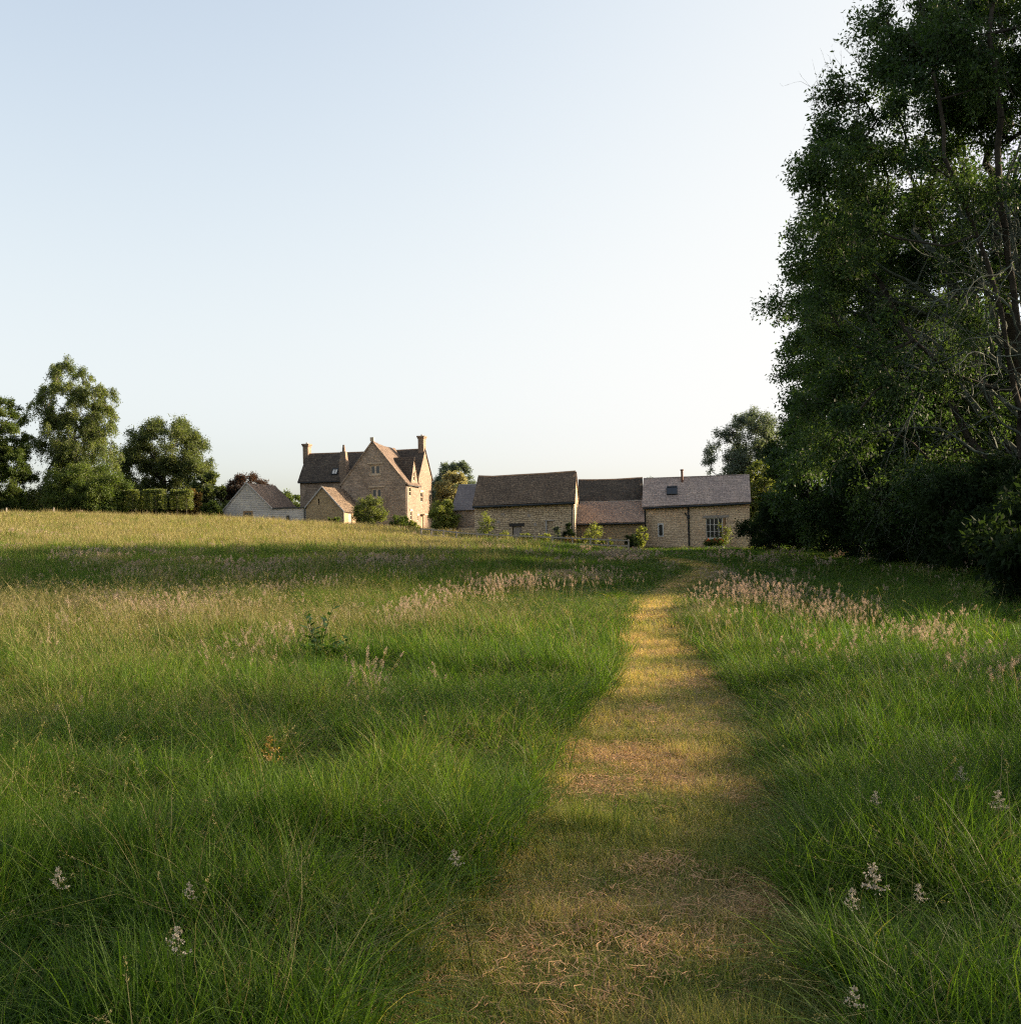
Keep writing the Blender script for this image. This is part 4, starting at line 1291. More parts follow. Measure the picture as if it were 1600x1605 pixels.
# gable coping and finial
mb = MB()
for sx in (0, 1):
    xe = 0.12 if sx == 0 else wl - 0.12
    a = Vector((xe, -0.12, ze - 0.12 * sl_ + 0.15))
    b_ = Vector((wl / 2, -0.12, ap_z + 0.16))
    for q0, q1 in ((a, b_),):
        c = len(mb.v)
        for p in (q0, q1):
            mb.v += [(p.x, -0.10, p.z - 0.16), (p.x, 0.12, p.z - 0.16), (p.x, 0.12, p.z + 0.04), (p.x, -0.10, p.z + 0.04)]
        for f in ((0, 1, 2, 3), (7, 6, 5, 4), (0, 4, 5, 1), (1, 5, 6, 2), (2, 6, 7, 3), (3, 7, 4, 0)):
            mb.f.append(tuple(c + i for i in f))
cop = mb.build('coping', M['stone_house'], B.root)
MB().box((wl / 2 - 0.2, -0.16, ap_z + 0.1), (wl / 2 + 0.2, 0.2, ap_z + 0.5)).build('finial', M['dressed'], cop)
for hq in (h1_, h2_):
    B.window(pt, hq, 2, 1, M['dressed'], M['glass'], depth=0.14, fr=0.13, mull=0.18)
    B.strip(pt, hq[0] - 0.3, hq[1] + 0.3, hq[3] + 0.12, hq[3] + 0.24, -0.02, 0.09, 'hood_mould', M['dressed'])
    B.strip(pt, hq[0] - 0.08, hq[1] + 0.08, hq[2] - 0.12, hq[2], -0.02, 0.06, 'window_sill', M['dressed'])
for i, hq in enumerate(sh[:-1]):
    B.window(pts_, hq, 1, 2, M['dressed'], M['glass'], depth=0.1, fr=0.08)
    B.strip(pts_, hq[0] - 0.15, hq[1] + 0.15, hq[3], hq[3] + 0.2, -0.02, 0.05, 'lintel', M['dressed'])
hq = sh[-1]
dr = B.strip(pts_, hq[0], hq[1], -0.5, hq[3], -0.15, -0.08, 'door', M['tan_wood'])
B.strip(pts_, hq[0] - 0.2, hq[1] + 0.2, hq[3] + 0.05, hq[3] + 0.17, -0.02, 0.5, 'door_hood', M['dressed'])
# wall dormer on the right flank
dy0, dy1 = LW - 3.1, LW - 0.35
dz = B.hit(653.5, 719, plane_x=0).z
dm = (dy0 + dy1) / 2
xin = -(dz - ze) / sl_
mbw = MB()
b2 = MB()
ptd = B.wall((0.02, dy0), (0.02, dy1), [(0, ze + 0.1), (dm - dy0, dz), (dy1 - dy0, ze + 0.1)], [(dm - dy0 - 0.3, dm - dy0 + 0.3, ze + 0.35, ze + 1.35)], zb=ze - 0.2, mb=b2)
dorm = b2.build('dormer', M['stone_side'], B.root)
rf = MB()
B.slope(rf, (0.12, dy0 - 0.1, ze + 0.0), (0.12 + 0.0, dy0 - 0.1, ze + 0.001), (0.12, dm, dz + 0.05), (xin, dm, dz + 0.05), nu=8, nv=6, seed=16) if False else None
rf.quad((0.12, dy0 - 0.12, ze + 0.05), (0.12, dm, dz + 0.12), (xin, dm, dz + 0.12), (-0.02, dy0 - 0.12, ze + 0.05))
rf.quad((0.12, dy1 + 0.12, ze + 0.05), (-0.02, dy1 + 0.12, ze + 0.05), (xin, dm, dz + 0.12), (0.12, dm, dz + 0.12))
rf.quad((0.12, dy0 - 0.12, ze - 0.03), (0.12, dm, dz + 0.04), (0.12, dm, dz + 0.12), (0.12, dy0 - 0.12, ze + 0.05))
rf.quad((0.12, dm, dz + 0.04), (0.12, dy1 + 0.12, ze - 0.03), (0.12, dy1 + 0.12, ze + 0.05), (0.12, dm, dz + 0.12))
rf.build('dormer_roof', M['slate_dark'], dorm)
wd_ = B.window(ptd, (dm - dy0 - 0.3, dm - dy0 + 0.3, ze + 0.35, ze + 1.35), 1, 2, M['dressed'], M['glass'], depth=0.1, fr=0.08)
# chimneys
c1t = B.hit(480.5, 696, plane_y=ry).z
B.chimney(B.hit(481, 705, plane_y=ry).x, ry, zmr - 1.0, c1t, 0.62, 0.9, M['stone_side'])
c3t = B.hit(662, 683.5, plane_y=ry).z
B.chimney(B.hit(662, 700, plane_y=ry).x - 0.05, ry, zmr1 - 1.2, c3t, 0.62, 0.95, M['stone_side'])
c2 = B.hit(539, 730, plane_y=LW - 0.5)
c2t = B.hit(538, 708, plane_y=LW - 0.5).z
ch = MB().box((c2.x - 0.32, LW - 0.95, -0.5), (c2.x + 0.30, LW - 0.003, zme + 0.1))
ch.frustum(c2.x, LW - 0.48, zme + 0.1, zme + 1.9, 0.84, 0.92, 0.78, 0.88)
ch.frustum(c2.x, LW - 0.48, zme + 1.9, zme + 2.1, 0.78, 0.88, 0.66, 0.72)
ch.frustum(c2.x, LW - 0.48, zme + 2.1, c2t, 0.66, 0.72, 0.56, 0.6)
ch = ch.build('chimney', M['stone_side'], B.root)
MB().tube([(c2.x, LW - 0.48, c2t), (c2.x, LW - 0.48, c2t + 0.45), (c2.x, LW - 0.48, c2t + 0.5), (c2.x, LW - 0.48, c2t + 0.75)], [0.19, 0.17, 0.13, 0.12], 8).build('chimney_pot', M['stone_side'], ch)
rpM = lambda x, t, o: roof_pt(x, t, off=o, ze_=zme, zr_=zmr, d_=DM, y0=LW)
xa, xb = B.hit(521, 743, plane_y=LW + 0.6).x, B.hit(530, 743, plane_y=LW + 0.6).x
skylight(B, xa, xb, 0.13, 0.36, rpM, glass=M['white'])
B.gutter((XL - 0.1, LW - 0.3, zme - 0.3), (wl, LW - 0.3, zme - 0.3), 0.06)
B.pipe([(0.08, 0.12, ze - 0.25), (0.08, 0.12, -0.3)], 0.05)
B.gutter((0.24, 0.0, ze - 0.22), (0.24, LW - 0.05, ze - 0.22), 0.05)
mb = MB()
xq = wl
mb.quad((xq - 1.5, LW - 2.2, 1.9), (xq - 0.05, LW - 2.2, 1.9), (xq - 0.05, LW - 0.05, 2.9), (xq - 1.5, LW - 0.05, 2.9))
mb.quad((xq - 1.5, LW - 2.2, 1.82), (xq - 1.5, LW - 0.05, 2.82), (xq - 0.05, LW - 0.05, 2.82), (xq - 0.05, LW - 2.2, 1.82))
mb.quad((xq - 1.5, LW - 2.2, 1.82), (xq - 0.05, LW - 2.2, 1.82), (xq - 0.05, LW - 2.2, 1.9), (xq - 1.5, LW - 2.2, 1.9))
mb.box((xq - 1.45, LW - 2.1, -0.5), (xq - 0.06, LW - 0.2, 1.815))
mb.build('lean_to', M['blue_roof'], B.root)

# ---- stone shed
P0 = at(480, 815, 109)
zb = h1(P0.x, 109)
B = Bld('stone_shed', 'small stone shed with gable end and slit window before the farmhouse', 'shed', P0.x, P0.y, R(-14), zb)
Wd = B.hit(538, 800, plane_y=0).x
ax = B.hit(505, 764, plane_y=0)
ze0, ze1 = B.hit(480, 795, plane_y=0).z, B.hit(538, 801, plane_y=0).z
ze = (ze0 + ze1) / 2
hsl = hole_front(B, 498.5, 782, 500.8, 791)
pt = B.wall((0, 0), (Wd, 0), [(0, ze0), (ax.x, ax.z), (Wd, ze1)], [hsl])
D = 5.2
B.wall((Wd, D), (0, D), [(0, ze1), (Wd - ax.x, ax.z), (Wd, ze0)])
B.wall((0, D), (0, 0), [(0, ze0), (D, ze0)])
sd = (1.3, 2.2, 0.0, 1.5)
pts_ = B.wall((Wd, 0), (Wd, D), [(0, ze1), (D, ze1)], [sd])
B.W.build('wall', M['stone_shed'], B.root)
B.strip(pt, hsl[0], hsl[1], hsl[2], hsl[3], -0.2, -0.14, 'slit_window', M['dark_wood'])
B.strip(pts_, sd[0], sd[1], -0.3, sd[3], -0.15, -0.08, 'door', M['door_wood'])
rf = MB()
slr = (ax.z - ze1) / (Wd - ax.x)
sll = (ax.z - ze0) / ax.x
B.slope(rf, (Wd + 0.15, -0.1, ze1 - 0.15 * slr + 0.02), (Wd + 0.15, D + 0.05, ze1 - 0.15 * slr + 0.02), (ax.x, -0.1, ax.z + 0.02), (ax.x, D + 0.05, ax.z + 0.02), seed=20)
B.slope(rf, (-0.12, -0.1, ze0 - 0.12 * sll + 0.02), (-0.12, D + 0.05, ze0 - 0.12 * sll + 0.02), (ax.x - .003, -0.1, ax.z + 0.02), (ax.x - .003, D + 0.05, ax.z + 0.02), seed=21)
rf.build('roof', M['slate_brown'], B.root)
mb = MB()
for (xe, ze_) in ((Wd + 0.15, ze1 - 0.15 * slr), (-0.12, ze0 - 0.12 * sll)):
    c = len(mb.v)
    for p in ((xe, ze_), (ax.x, ax.z)):
        mb.v += [(p[0], -0.16, p[1] - 0.02), (p[0], -0.10, p[1] - 0.02), (p[0], -0.10, p[1] + 0.16), (p[0], -0.16, p[1] + 0.16)]
    for f in ((0, 1, 2, 3), (7, 6, 5, 4), (0, 4, 5, 1), (1, 5, 6, 2), (2, 6, 7, 3), (3, 7, 4, 0)):
        mb.f.append(tuple(c + i for i in f))
mb.build('bargeboard', M['lead'], B.root)
B.pipe([(Wd + 0.06, -0.06, ze1 - 0.2), (Wd + 0.06, -0.06, -0.3)], 0.05)

# ---- grey timber barn
P0 = at(350.5, 815, 111)
zb = h1(P0.x, 111)
B = Bld('timber_barn', 'grey timber clad barn with tan framed window and flat roofed link', 'barn', P0.x, P0.y, R(-13), zb)
Wd = B.hit(426.3, 798, plane_y=0).x
ax = B.hit(386.4, 758, plane_y=0)
ze0, ze1 = B.hit(350.5, 801, plane_y=0).z, B.hit(426.3, 798, plane_y=0).z
W2 = B.hit(479, 800, plane_y=0).x
D = 6.5
hwn = hole_front(B, 381, 801, 396.5, 818)
hwn = (hwn[0], hwn[1], max(0.1, hwn[2]), hwn[3])
hv = hole_front(B, 426, 809.5, 430.5, 812.5)
hs2 = hole_front(B, 449, 808, 454, 818)
pt = B.wall((0, 0), (W2, 0), [(0, ze0), (ax.x, ax.z), (Wd, ze1), (W2, ze1)], [hwn, hv, hs2])
B.wall((W2, 0), (W2, 3.2), [(0, ze1), (3.2, ze1)])
B.wall((W2, 3.2), (Wd, 3.2), [(0, ze1), (W2 - Wd, ze1)])
B.wall((Wd, 0.003), (Wd, D), [(0, ze1), (D, ze1)])
B.wall((Wd, D), (0, D), [(0, ze1), (Wd - ax.x, ax.z), (Wd, ze0)])
B.wall((0, D), (0, 0), [(0, ze0), (D, ze0)])
B.W.build('wall', M['clad'], B.root)
rf = MB()
slr = (ax.z - ze1) / (Wd - ax.x)
sll = (ax.z - ze0) / ax.x
B.slope(rf, (Wd + 0.1, -0.06, ze1 - 0.1 * slr + 0.02), (Wd + 0.1, D, ze1 - 0.1 * slr + 0.02), (ax.x, -0.06, ax.z + 0.02), (ax.x, D, ax.z + 0.02), seed=22)
B.slope(rf, (-0.1, -0.06, ze0 - 0.1 * sll + 0.02), (-0.1, D, ze0 - 0.1 * sll + 0.02), (ax.x - .003, -0.06, ax.z + 0.02), (ax.x - .003, D, ax.z + 0.02), seed=23)
rf.build('roof', M['tile_tan'], B.root)
mb = MB()
for (xe, ze_) in ((Wd + 0.1, ze1 - 0.1 * slr), (-0.1, ze0 - 0.1 * sll)):
    for yy in (-0.12,):
        c = len(mb.v)
        for p in ((xe, ze_), (ax.x, ax.z)):
            mb.v += [(p[0], yy, p[1] + 0.0), (p[0], yy + 0.06, p[1] + 0.0), (p[0], yy + 0.06, p[1] + 0.18), (p[0], yy, p[1] + 0.18)]
        for f in ((0, 1, 2, 3), (7, 6, 5, 4), (0, 4, 5, 1), (1, 5, 6, 2), (2, 6, 7, 3), (3, 7, 4, 0)):
            mb.f.append(tuple(c + i for i in f))
mb.build('bargeboard', M['lead'], B.root)
MB().box((Wd + 0.12, -0.12, ze1 + 0.005), (W2 + 0.12, 3.3, ze1 + 0.13)).build('flat_roof', M['black'], B.root)
B.window(pt, hwn, 1, 1, M['tan_wood'], M['glass'], depth=0.08, fr=0.17)
B.strip(pt, hv[0], hv[1], hv[2], hv[3], -0.15, -0.1, 'vent', M['tan_wood'])
B.window(pt, hs2, 1, 1, M['dark_wood'], M['glass'], depth=0.1, fr=0.05)
B.pipe([(W2 - 0.1, -0.08, ze1), (W2 - 0.1, -0.08, -0.3)], 0.06)

# ------------------------------------------------------------------ fence
FY = 83.5
fr = empty('rail_fence', gz(at(690, 835, FY).x, FY))
tag(fr, 'weathered post and rail fence crossing the field edge before the barns', 'fence')
fo = Vector(fr.location)
uu = [660, 676, 695, 715, 748, 779, 809, 838, 866, 897, 925, 953, 985]
tops = []
for u in uu:
    v = np.interp(u, [660, 690, 745, 960, 985], [829, 831.5, 838, 849.5, 852])
    p = at(u, v, FY)
    z0 = h1(p.x, FY)
    p.z = max(p.z, z0 + 0.7)
    tops.append(p)
    lx, ly = p.x - fo.x, 0
    w2 = 0.055
    MB().frustum(lx, 0.0, z0 - 0.3 - fo.z, p.z + 0.10 - fo.z, 0.12, 0.11, 0.11, 0.10).build('post', M['grey_wood'], fr)
for dz in (0.0, -0.42):
    mb = MB()
    for p, q in zip(tops[:-1], tops[1:]):
        c = len(mb.v)
        for s_ in (p, q):
            x_, z_ = s_.x - fo.x, s_.z - fo.z + dz
            mb.v += [(x_, -0.10, z_ - 0.05), (x_, -0.058, z_ - 0.05), (x_, -0.058, z_ + 0.05), (x_, -0.10, z_ + 0.05)]
        for f in ((0, 1, 2, 3), (7, 6, 5, 4), (0, 4, 5, 1), (1, 5, 6, 2), (2, 6, 7, 3), (3, 7, 4, 0)):
            mb.f.append(tuple(c + i for i in f))
    mb.build('rail', M['grey_wood'], fr)
for u, lab in ((84, 'short wooden stake at the field edge below the dark bush'), (10, 'short wooden stake at the field edge by the left picture edge')):
    p = at(u, 796, 98)
    z0 = h1(p.x, 98)
    st_ = MB().frustum(0, 0, -0.3, p.z + 0.02 - z0, 0.10, 0.10, 0.09, 0.09).box((-0.03, -0.09, p.z - z0 - 0.25), (0.03, -0.04, p.z - z0 - 0.15)).build('fence_post', M['grey_wood'])
    st_.location = (p.x, 98, z0)
    tag(st_, lab, 'post', 'stakes at the left field edge')

# ------------------------------------------------------------------ ground and path
def axis(parts):
    out = []
    for a, b, s in parts:
        out.append(np.arange(a, b, s))
    return np.concatenate(out + [[parts[-1][1]]])


xs = axis([(-2500, -300, 200), (-300, -100, 20), (-100, -20, 1.6), (-20, -6, 0.4), (-6, 8, 0.2), (8, 20, 0.4), (20, 100, 1.6), (100, 300, 20), (300, 2500, 200)])
ys = axis([(-300, -20, 20), (-20, -2, 1.0), (-2, 14, 0.2), (14, 40, 0.5), (40, 160, 1.6), (160, 400, 15), (400, 4000, 300)])
X, Yg = np.meshgrid(xs, ys)
bump = (fbm(X, Yg, 1.7, 4) - 0.5) * 0.10 * sstep(0.0, 0.6, path_d(X, Yg)) * sstep(120, 60, np.abs(X) + np.abs(Yg))
Z = H(X, Yg) - 0.025 + bump
V = np.stack([X.ravel(), Yg.ravel(), Z.ravel()], 1)
nx_, ny_ = len(xs), len(ys)
ii = (np.arange(ny_ - 1)[:, None] * nx_ + np.arange(nx_ - 1)[None, :]).ravel()
Fq = np.stack([ii, ii + 1, ii + 1 + nx_, ii + nx_], 1)
tag(mesh_np('field', V, Fq, M['soil'], smooth=True), kind='structure')
py = np.concatenate([np.arange(-3, 20, 0.12), np.arange(20, 62, 0.5)])
tt = np.linspace(0, 1, 17)
lx = np.interp(py, _ys, _lx)
rx = np.interp(py, _ys, _rx)
PX = lx[:, None] + (rx - lx)[:, None] * tt[None, :]
PY = np.repeat(py[:, None], 17, 1)
PZ = H(PX, PY) + (fbm(PX, PY, 0.5, 8) - 0.5) * 0.03 + 0.012
V = np.stack([PX.ravel(), PY.ravel(), PZ.ravel()], 1)
ii = (np.arange(len(py) - 1)[:, None] * 17 + np.arange(16)[None, :]).ravel()
Fq = np.stack([ii, ii + 1, ii + 18, ii + 17], 1)
tag(mesh_np('path', V, Fq, M['turf'], smooth=True), kind='structure')


# ------------------------------------------------------------------ grass
def blades(g, n, rad, hmin, hmax, wid, bend, seg=4, lean=0.25, tintr=(-0.20, 0.32), flop=0.0):
    """a tuft of tapering bent blades around the origin"""
    a = g.random(n) * 2 * np.pi
    r = rad * np.sqrt(g.random(n))
    base = np.stack([r * np.cos(a), r * np.sin(a), np.full(n, -0.02)], 1)
    h_ = hmin + (hmax - hmin) * g.random(n) ** 1.3
    b = g.random(n) * 2 * np.pi
    dirh = np.stack([np.cos(b), np.sin(b), np.zeros(n)], 1)
    side = np.stack([-np.sin(b), np.cos(b), np.zeros(n)], 1)
    tw = g.normal(size=n) * 0.6
    side = side * np.cos(tw)[:, None] + dirh * np.sin(tw)[:, None]
    bd = bend * (0.3 + 1.1 * g.random(n)) + flop * (g.random(n) < 0.25)
    ln = lean * g.random(n)
    V = []
    ts = np.linspace(0, 1, seg + 1)
    for t in ts:
        off = ln * t + bd * t ** 2.2
        zz = t * np.sqrt(np.clip(1 - 0.35 * (off) ** 2, 0.2, 1)) - 0.38 * np.clip(bd - 0.4, 0, 2) * t ** 3
        c = base + dirh * (h_ * off)[:, None] + np.stack([np.zeros(n), np.zeros(n), h_ * zz], 1)
        wv = wid * (0.7 + 0.6 * g.random(n)) * (1 - 0.93 * t ** 1.6) * (0.75 + 0.25 * min(1, t * 5))
        V.append(c - side * wv[:, None] / 2)
        V.append(c + side * wv[:, None] / 2)
    V = np.stack(V, 1).reshape(-1, 3)
    k = 2 * (seg + 1)
    q = np.array([[2 * i, 2 * i + 1, 2 * i + 3, 2 * i + 2] for i in range(seg)])
    Fq = (q[None] + (np.arange(n) * k)[:, None, None]).reshape(-1, 4)
    tint = np.repeat(np.where(g.random(n) < 0.07, g.uniform(0.25, 0.65, n), g.uniform(*tintr, n) - 0.03), k)
    return V, Fq, tint


def merge(parts):
    V, Fq, T = [], [], []
    o = 0
    for v, f, t in parts:
        V.append(v)
        Fq.append(f + o)
        T.append(t)
        o += len(v)
    return np.concatenate(V), np.concatenate(Fq), np.concatenate(T)


def panicle(g, n_st, rad, hmin, hmax, nsp, size, stem_w, head=0.13, width=0.035, arch=0.15):
    """stems with feathery seed heads; returns stem geometry and head geometry"""
    sV, sF, sT, hP, hD, hS = [], [], [], [], [], []
    st_parts = []
    for i in range(n_st):
        a, r = g.random() * 6.283, rad * math.sqrt(g.random())
        b = g.random() * 6.283
        base = np.array([r * math.cos(a), r * math.sin(a), 0])
        d = np.array([math.cos(b), math.sin(b), 0])
        h_ = g.uniform(hmin, hmax)
        ar = arch * (0.3 + 1.2 * g.random())
        ts = np.linspace(0, 1, 6)
        P = base + d * (h_ * ar * ts ** 2.5)[:, None] + np.outer(h_ * ts * (1 - 0.25 * ar * ts ** 2), [0, 0, 1])
        sd = np.array([-d[1], d[0], 0])
        v = np.stack([P - sd * stem_w / 2, P + sd * stem_w / 2], 1).reshape(-1, 3)
        f = np.array([[2 * k, 2 * k + 1, 2 * k + 3, 2 * k + 2] for k in range(5)])
        st_parts.append((v, f, np.full(len(v), g.uniform(-0.1, 0.2))))
        ax_ = nrm(P[-1] - P[-2])
        hl = head * (0.7 + 0.6 * g.random())
        s = g.random(nsp)
        rr_ = width * np.sin(np.pi * (0.12 + 0.85 * s)) * (0.3 + g.random(nsp))
        od = runit(g, nsp)
        hP.append(P[-1] + ax_ * (hl * (s - 0.35))[:, None] + od * rr_[:, None])
        hD.append(od * 0.6 + ax_ * 0.8 + g.normal(size=(nsp, 3)) * 0.2)
        hS.append(size * (0.7 + 0.6 * g.random(nsp)))
    hP, hD, hS = np.concatenate(hP), np.concatenate(hD), np.concatenate(hS)
    V, Fq = leaves(hP, hD, runit(g, len(hP)), hS, hS * 0.5)
    return merge(st_parts), (V, Fq, np.repeat(g.uniform(-0.1, 0.3, len(hP)), 4))


def proto(col, name, parts_m):
    """a tuft mesh kept in an unlinked collection, one material per part"""
    V, Fq, T, mi = [], [], [], []
    o = 0
    mats = []
    for (v, f, t), m in parts_m:
        V.append(v)
        Fq.append(f + o)
        T.append(t)
        mi += [len(mats)] * len(f)
        mats.append(m)
        o += len(v)
    ob = mesh_np(name, np.concatenate(V), np.concatenate(Fq), mats[0], link=False, attrs={'bl': np.concatenate(T)}, smooth=True)
    for m in mats[1:]:
        ob.data.materials.append(m)
    ob.data.polygons.foreach_set('material_index', np.array(mi, np.int32))
    col.objects.link(ob)
    return ob


def scatter(name, label, col, pts, rot, scl, tint, idx, holder_mat):
    me = bpy.data.meshes.new(name)
    me.vertices.add(len(pts))
    me.vertices.foreach_set('co', np.asarray(pts, np.float32).ravel())
    for nm, typ, dat in (('rot', 'FLOAT_VECTOR', rot), ('scl', 'FLOAT_VECTOR', scl)):
        a = me.attributes.new(nm, typ, 'POINT')
        a.data.foreach_set('vector', np.asarray(dat, np.float32).ravel())
    a = me.attributes.new('tint', 'FLOAT', 'POINT')
    a.data.foreach_set('value', np.asarray(tint, np.float32))
    a = me.attributes.new('idx', 'INT', 'POINT')
    a.data.foreach_set('value', np.asarray(idx, np.int32))
    me.update()
    me.materials.append(holder_mat)
    o = bpy.data.objects.new(name, me)
    COL.objects.link(o)
    tag(o, label, None, None, 'stuff')
    ng = bpy.data.node_groups.new(name, 'GeometryNodeTree')
    ng.interface.new_socket('Geometry', in_out='INPUT', socket_type='NodeSocketGeometry')
    ng.interface.new_socket('Geometry', in_out='OUTPUT', socket_type='NodeSocketGeometry')
    N = ng.nodes
    gi, go = N.new('NodeGroupInput'), N.new('NodeGroupOutput')
    ip = N.new('GeometryNodeInstanceOnPoints')
    ci = N.new('GeometryNodeCollectionInfo')
    ci.inputs['Collection'].default_value = col
    ci.inputs['Separate Children'].default_value = True
    ci.inputs['Reset Children'].default_value = True
    ng.links.new(gi.outputs[0], ip.inputs['Points'])
    ng.links.new(ci.outputs[0], ip.inputs['Instance'])
    ip.inputs['Pick Instance'].default_value = True
    for nm, typ, sock in (('rot', 'FLOAT_VECTOR', 'Rotation'), ('scl', 'FLOAT_VECTOR', 'Scale'), ('idx', 'INT', 'Instance Index')):
        na = N.new('GeometryNodeInputNamedAttribute')
        na.data_type = typ
        na.inputs['Name'].default_value = nm
        ng.links.new(na.outputs['Attribute'], ip.inputs[sock])
    ng.links.new(ip.outputs[0], go.inputs[0])
    o.modifiers.new('scatter', 'NODES').node_group = ng
    return o


def jgrid(y0, y1, s, margin=4.0, slope=0.56, g=rng):
    X = np.arange(-(y1 * slope + margin), y1 * slope + margin, s)
    Y_ = np.arange(y0, y1, s)
    X, Y_ = np.meshgrid(X, Y_)
    X = X.ravel() + g.uniform(-.5, .5, X.size) * s
    Y_ = Y_.ravel() + g.uniform(-.5, .5, Y_.size) * s
    k = np.abs(X) < Y_ * slope + margin
    return X[k], Y_[k]


def gauss_patches(x, y, lst):
    d = np.zeros_like(x)
    for (u, v, su, sv, amp) in lst:
        cx_, cy_ = ground(u, v)
        wx = su / F * cy_
        y2 = ground(u, v - sv)[1]
        y1 = ground(u, v + sv)[1]
        wy = max(0.3, (y2 - y1) / 2)
        d = np.maximum(d, amp * np.exp(-((x - cx_) / wx) ** 2 - ((y - cy_) / wy) ** 2))
    return d


gc = bpy.data.collections.new('grass_tufts')
pr = np.random.default_rng(9)
for i in range(4):   # 0-3 near green
    proto(gc, f'a_tuft_{i}', [(blades(pr, 62, 0.13, 0.15, 0.50, 0.0074, 0.52, 6, 0.34, flop=0.6), M['grass'])])
for i in range(2):   # 4-5 near with pale bent stems
    pa, pb = panicle(pr, 1, 0.14, 0.45, 0.72, 16, 0.008, 0.0018, 0.07, 0.006, arch=0.7)
    proto(gc, f'b_tuft_{i}', [(blades(pr, 44, 0.13, 0.15, 0.48, 0.007, 0.55, 6, 0.36, flop=0.7), M['grass']), (blades(pr, 7, 0.14, 0.4, 0.75, 0.004, 0.8, 6, 0.2, flop=0.5), M['stem']), (pa, M['stem']), (pb, M['stem'])])
for i in range(3):   # 6-8 mid
    proto(gc, f'c_tuft_{i}', [(blades(pr, 60, 0.24, 0.16, 0.50, 0.009, 0.5, 4, 0.35, flop=0.5), M['grass'])])
for i in range(2):   # 9-10 mid with pale stems
    pa, pb = panicle(pr, 3, 0.26, 0.45, 0.72, 12, 0.014, 0.003, 0.09, 0.009, arch=0.7)
    proto(gc, f'd_tuft_{i}', [(blades(pr, 46, 0.24, 0.16, 0.46, 0.009, 0.5, 4, 0.35, flop=0.5), M['grass']), (blades(pr, 8, 0.26, 0.42, 0.75, 0.007, 0.75, 5, 0.2), M['stem']), (pa, M['stem']), (pb, M['stem'])])
for i in range(3):   # 11-13 far
    proto(gc, f'e_tuft_{i}', [(blades(pr, 60, 0.5, 0.2, 0.55, 0.026, 0.35, 3, 0.25, (-0.12, 0.2)), M['grass_far'])])
for i in range(2):   # 14-15 far with pale stems
    proto(gc, f'f_tuft_{i}', [(blades(pr, 36, 0.5, 0.2, 0.5, 0.024, 0.35, 3, 0.25), M['grass_far']), (blades(pr, 30, 0.5, 0.4, 0.72, 0.018, 0.5, 4, 0.2), M['stem'])])
bands = [(0.9, 7, 0.085, 'n'), (7, 14, 0.125, 'n'), (14, 30, 0.21, 'm'), (30, 58, 0.36, 'f'), (58, 112, 0.52, 'f')]
A_pts, A_rot, A_scl, A_t, A_i = [], [], [], [], []
PALE = [(60, 975, 200, 30, 1.0), (240, 1000, 220, 35, 0.9), (180, 1075, 160, 35, 0.9), (90, 1130, 120, 60, 0.6), (420, 1000, 200, 30, 0.6), (700, 1000, 160, 40, 0.35), (330, 1170, 160, 40, 0.4), (480, 1190, 80, 25, 0.5)]
for y0, y1, s, lod in bands:
    x, y = jgrid(y0, y1, s)
    pd = path_d(x, y)
    keep = pd > (fbm(x, y, 0.45, 31) - 0.5) * 0.45 + np.where(y < 7, 0.08, np.where(y < 13, 0.04, -0.06))
    x, y, pd = x[keep], y[keep], pd[keep]
    n = len(x)
    dry = gauss_patches(x, y, PALE)
    crest = sstep(48, 70, y) * sstep(4, -6, x)          # straw coloured upper field
    right = sstep(0, 2, x - np.interp(y, _ys, _rx))
    pale = np.clip(dry + 0.8 * crest + 0.12 + 0.35 * sstep(0.5, 0.7, fbm(x, y, 1.9, 18)), 0, 1) * (1 - 0.6 * right)
    isp = rng.random(n) < pale * 0.8
    if lod == 'n':
        idx = np.where(isp, 4 + rng.integers(0, 2, n), rng.integers(0, 4, n))
        base = 1.0
    elif lod == 'm':
        idx = np.where(isp, 9 + rng.integers(0, 2, n), 6 + rng.integers(0, 3, n))
        base = 1.0
    else:
        idx = np.where(isp, 14 + rng.integers(0, 2, n), 11 + rng.integers(0, 3, n))
        base = 1.0
    hv_ = fbm(x, y, 2.6, 12)
    hs_ = (0.32 + 0.6 * hv_ + 0.62 * sstep(0.25, 0.75, fbm(x, y, 0.55, 14))) * (0.80 + 0.20 * sstep(0.0, 0.8, pd)) * base
    hs_ = np.where(x > np.interp(y, _ys, _rx), hs_ * (0.95 - 0.35 * sstep(20, 45, y)), hs_)
    hs_ = hs_ * (1 - 0.66 * sstep(14, 28, y) * sstep(9, 2.5, pd))
    sx = 0.85 + 0.4 * rng.random(n)
    tl = 0.09 + 0.16 * sstep(0.55, 0.75, fbm(x, y, 1.2, 16))
    A_pts.append(np.stack([x, y, H(x, y) - 0.02], 1))
    A_rot.append(np.stack([rng.normal(0, 1, n) * tl, rng.normal(0, 1, n) * tl, rng.random(n) * 6.283], 1))
    A_scl.append(np.stack([sx, sx, hs_ * (0.85 + 0.3 * rng.random(n))], 1))
    yel = 0.34 * fbm(x, y, 4.0, 20) + 0.30 * fbm(x, y, 0.9, 22) - 0.09
    A_t.append(np.clip(0.02 + yel + 0.34 * crest + 0.10 * dry - 0.08 * right + rng.normal(0, 0.05, n), 0, 0.95))
    A_i.append(idx)
scatter('meadow_grass', 'tall green meadow grass filling the field on both sides of the mown path', gc, np.concatenate(A_pts), np.concatenate(A_rot), np.concatenate(A_scl), np.concatenate(A_t), np.concatenate(A_i), M['grass'])
print('grass tufts', sum(len(q) for q in A_pts))

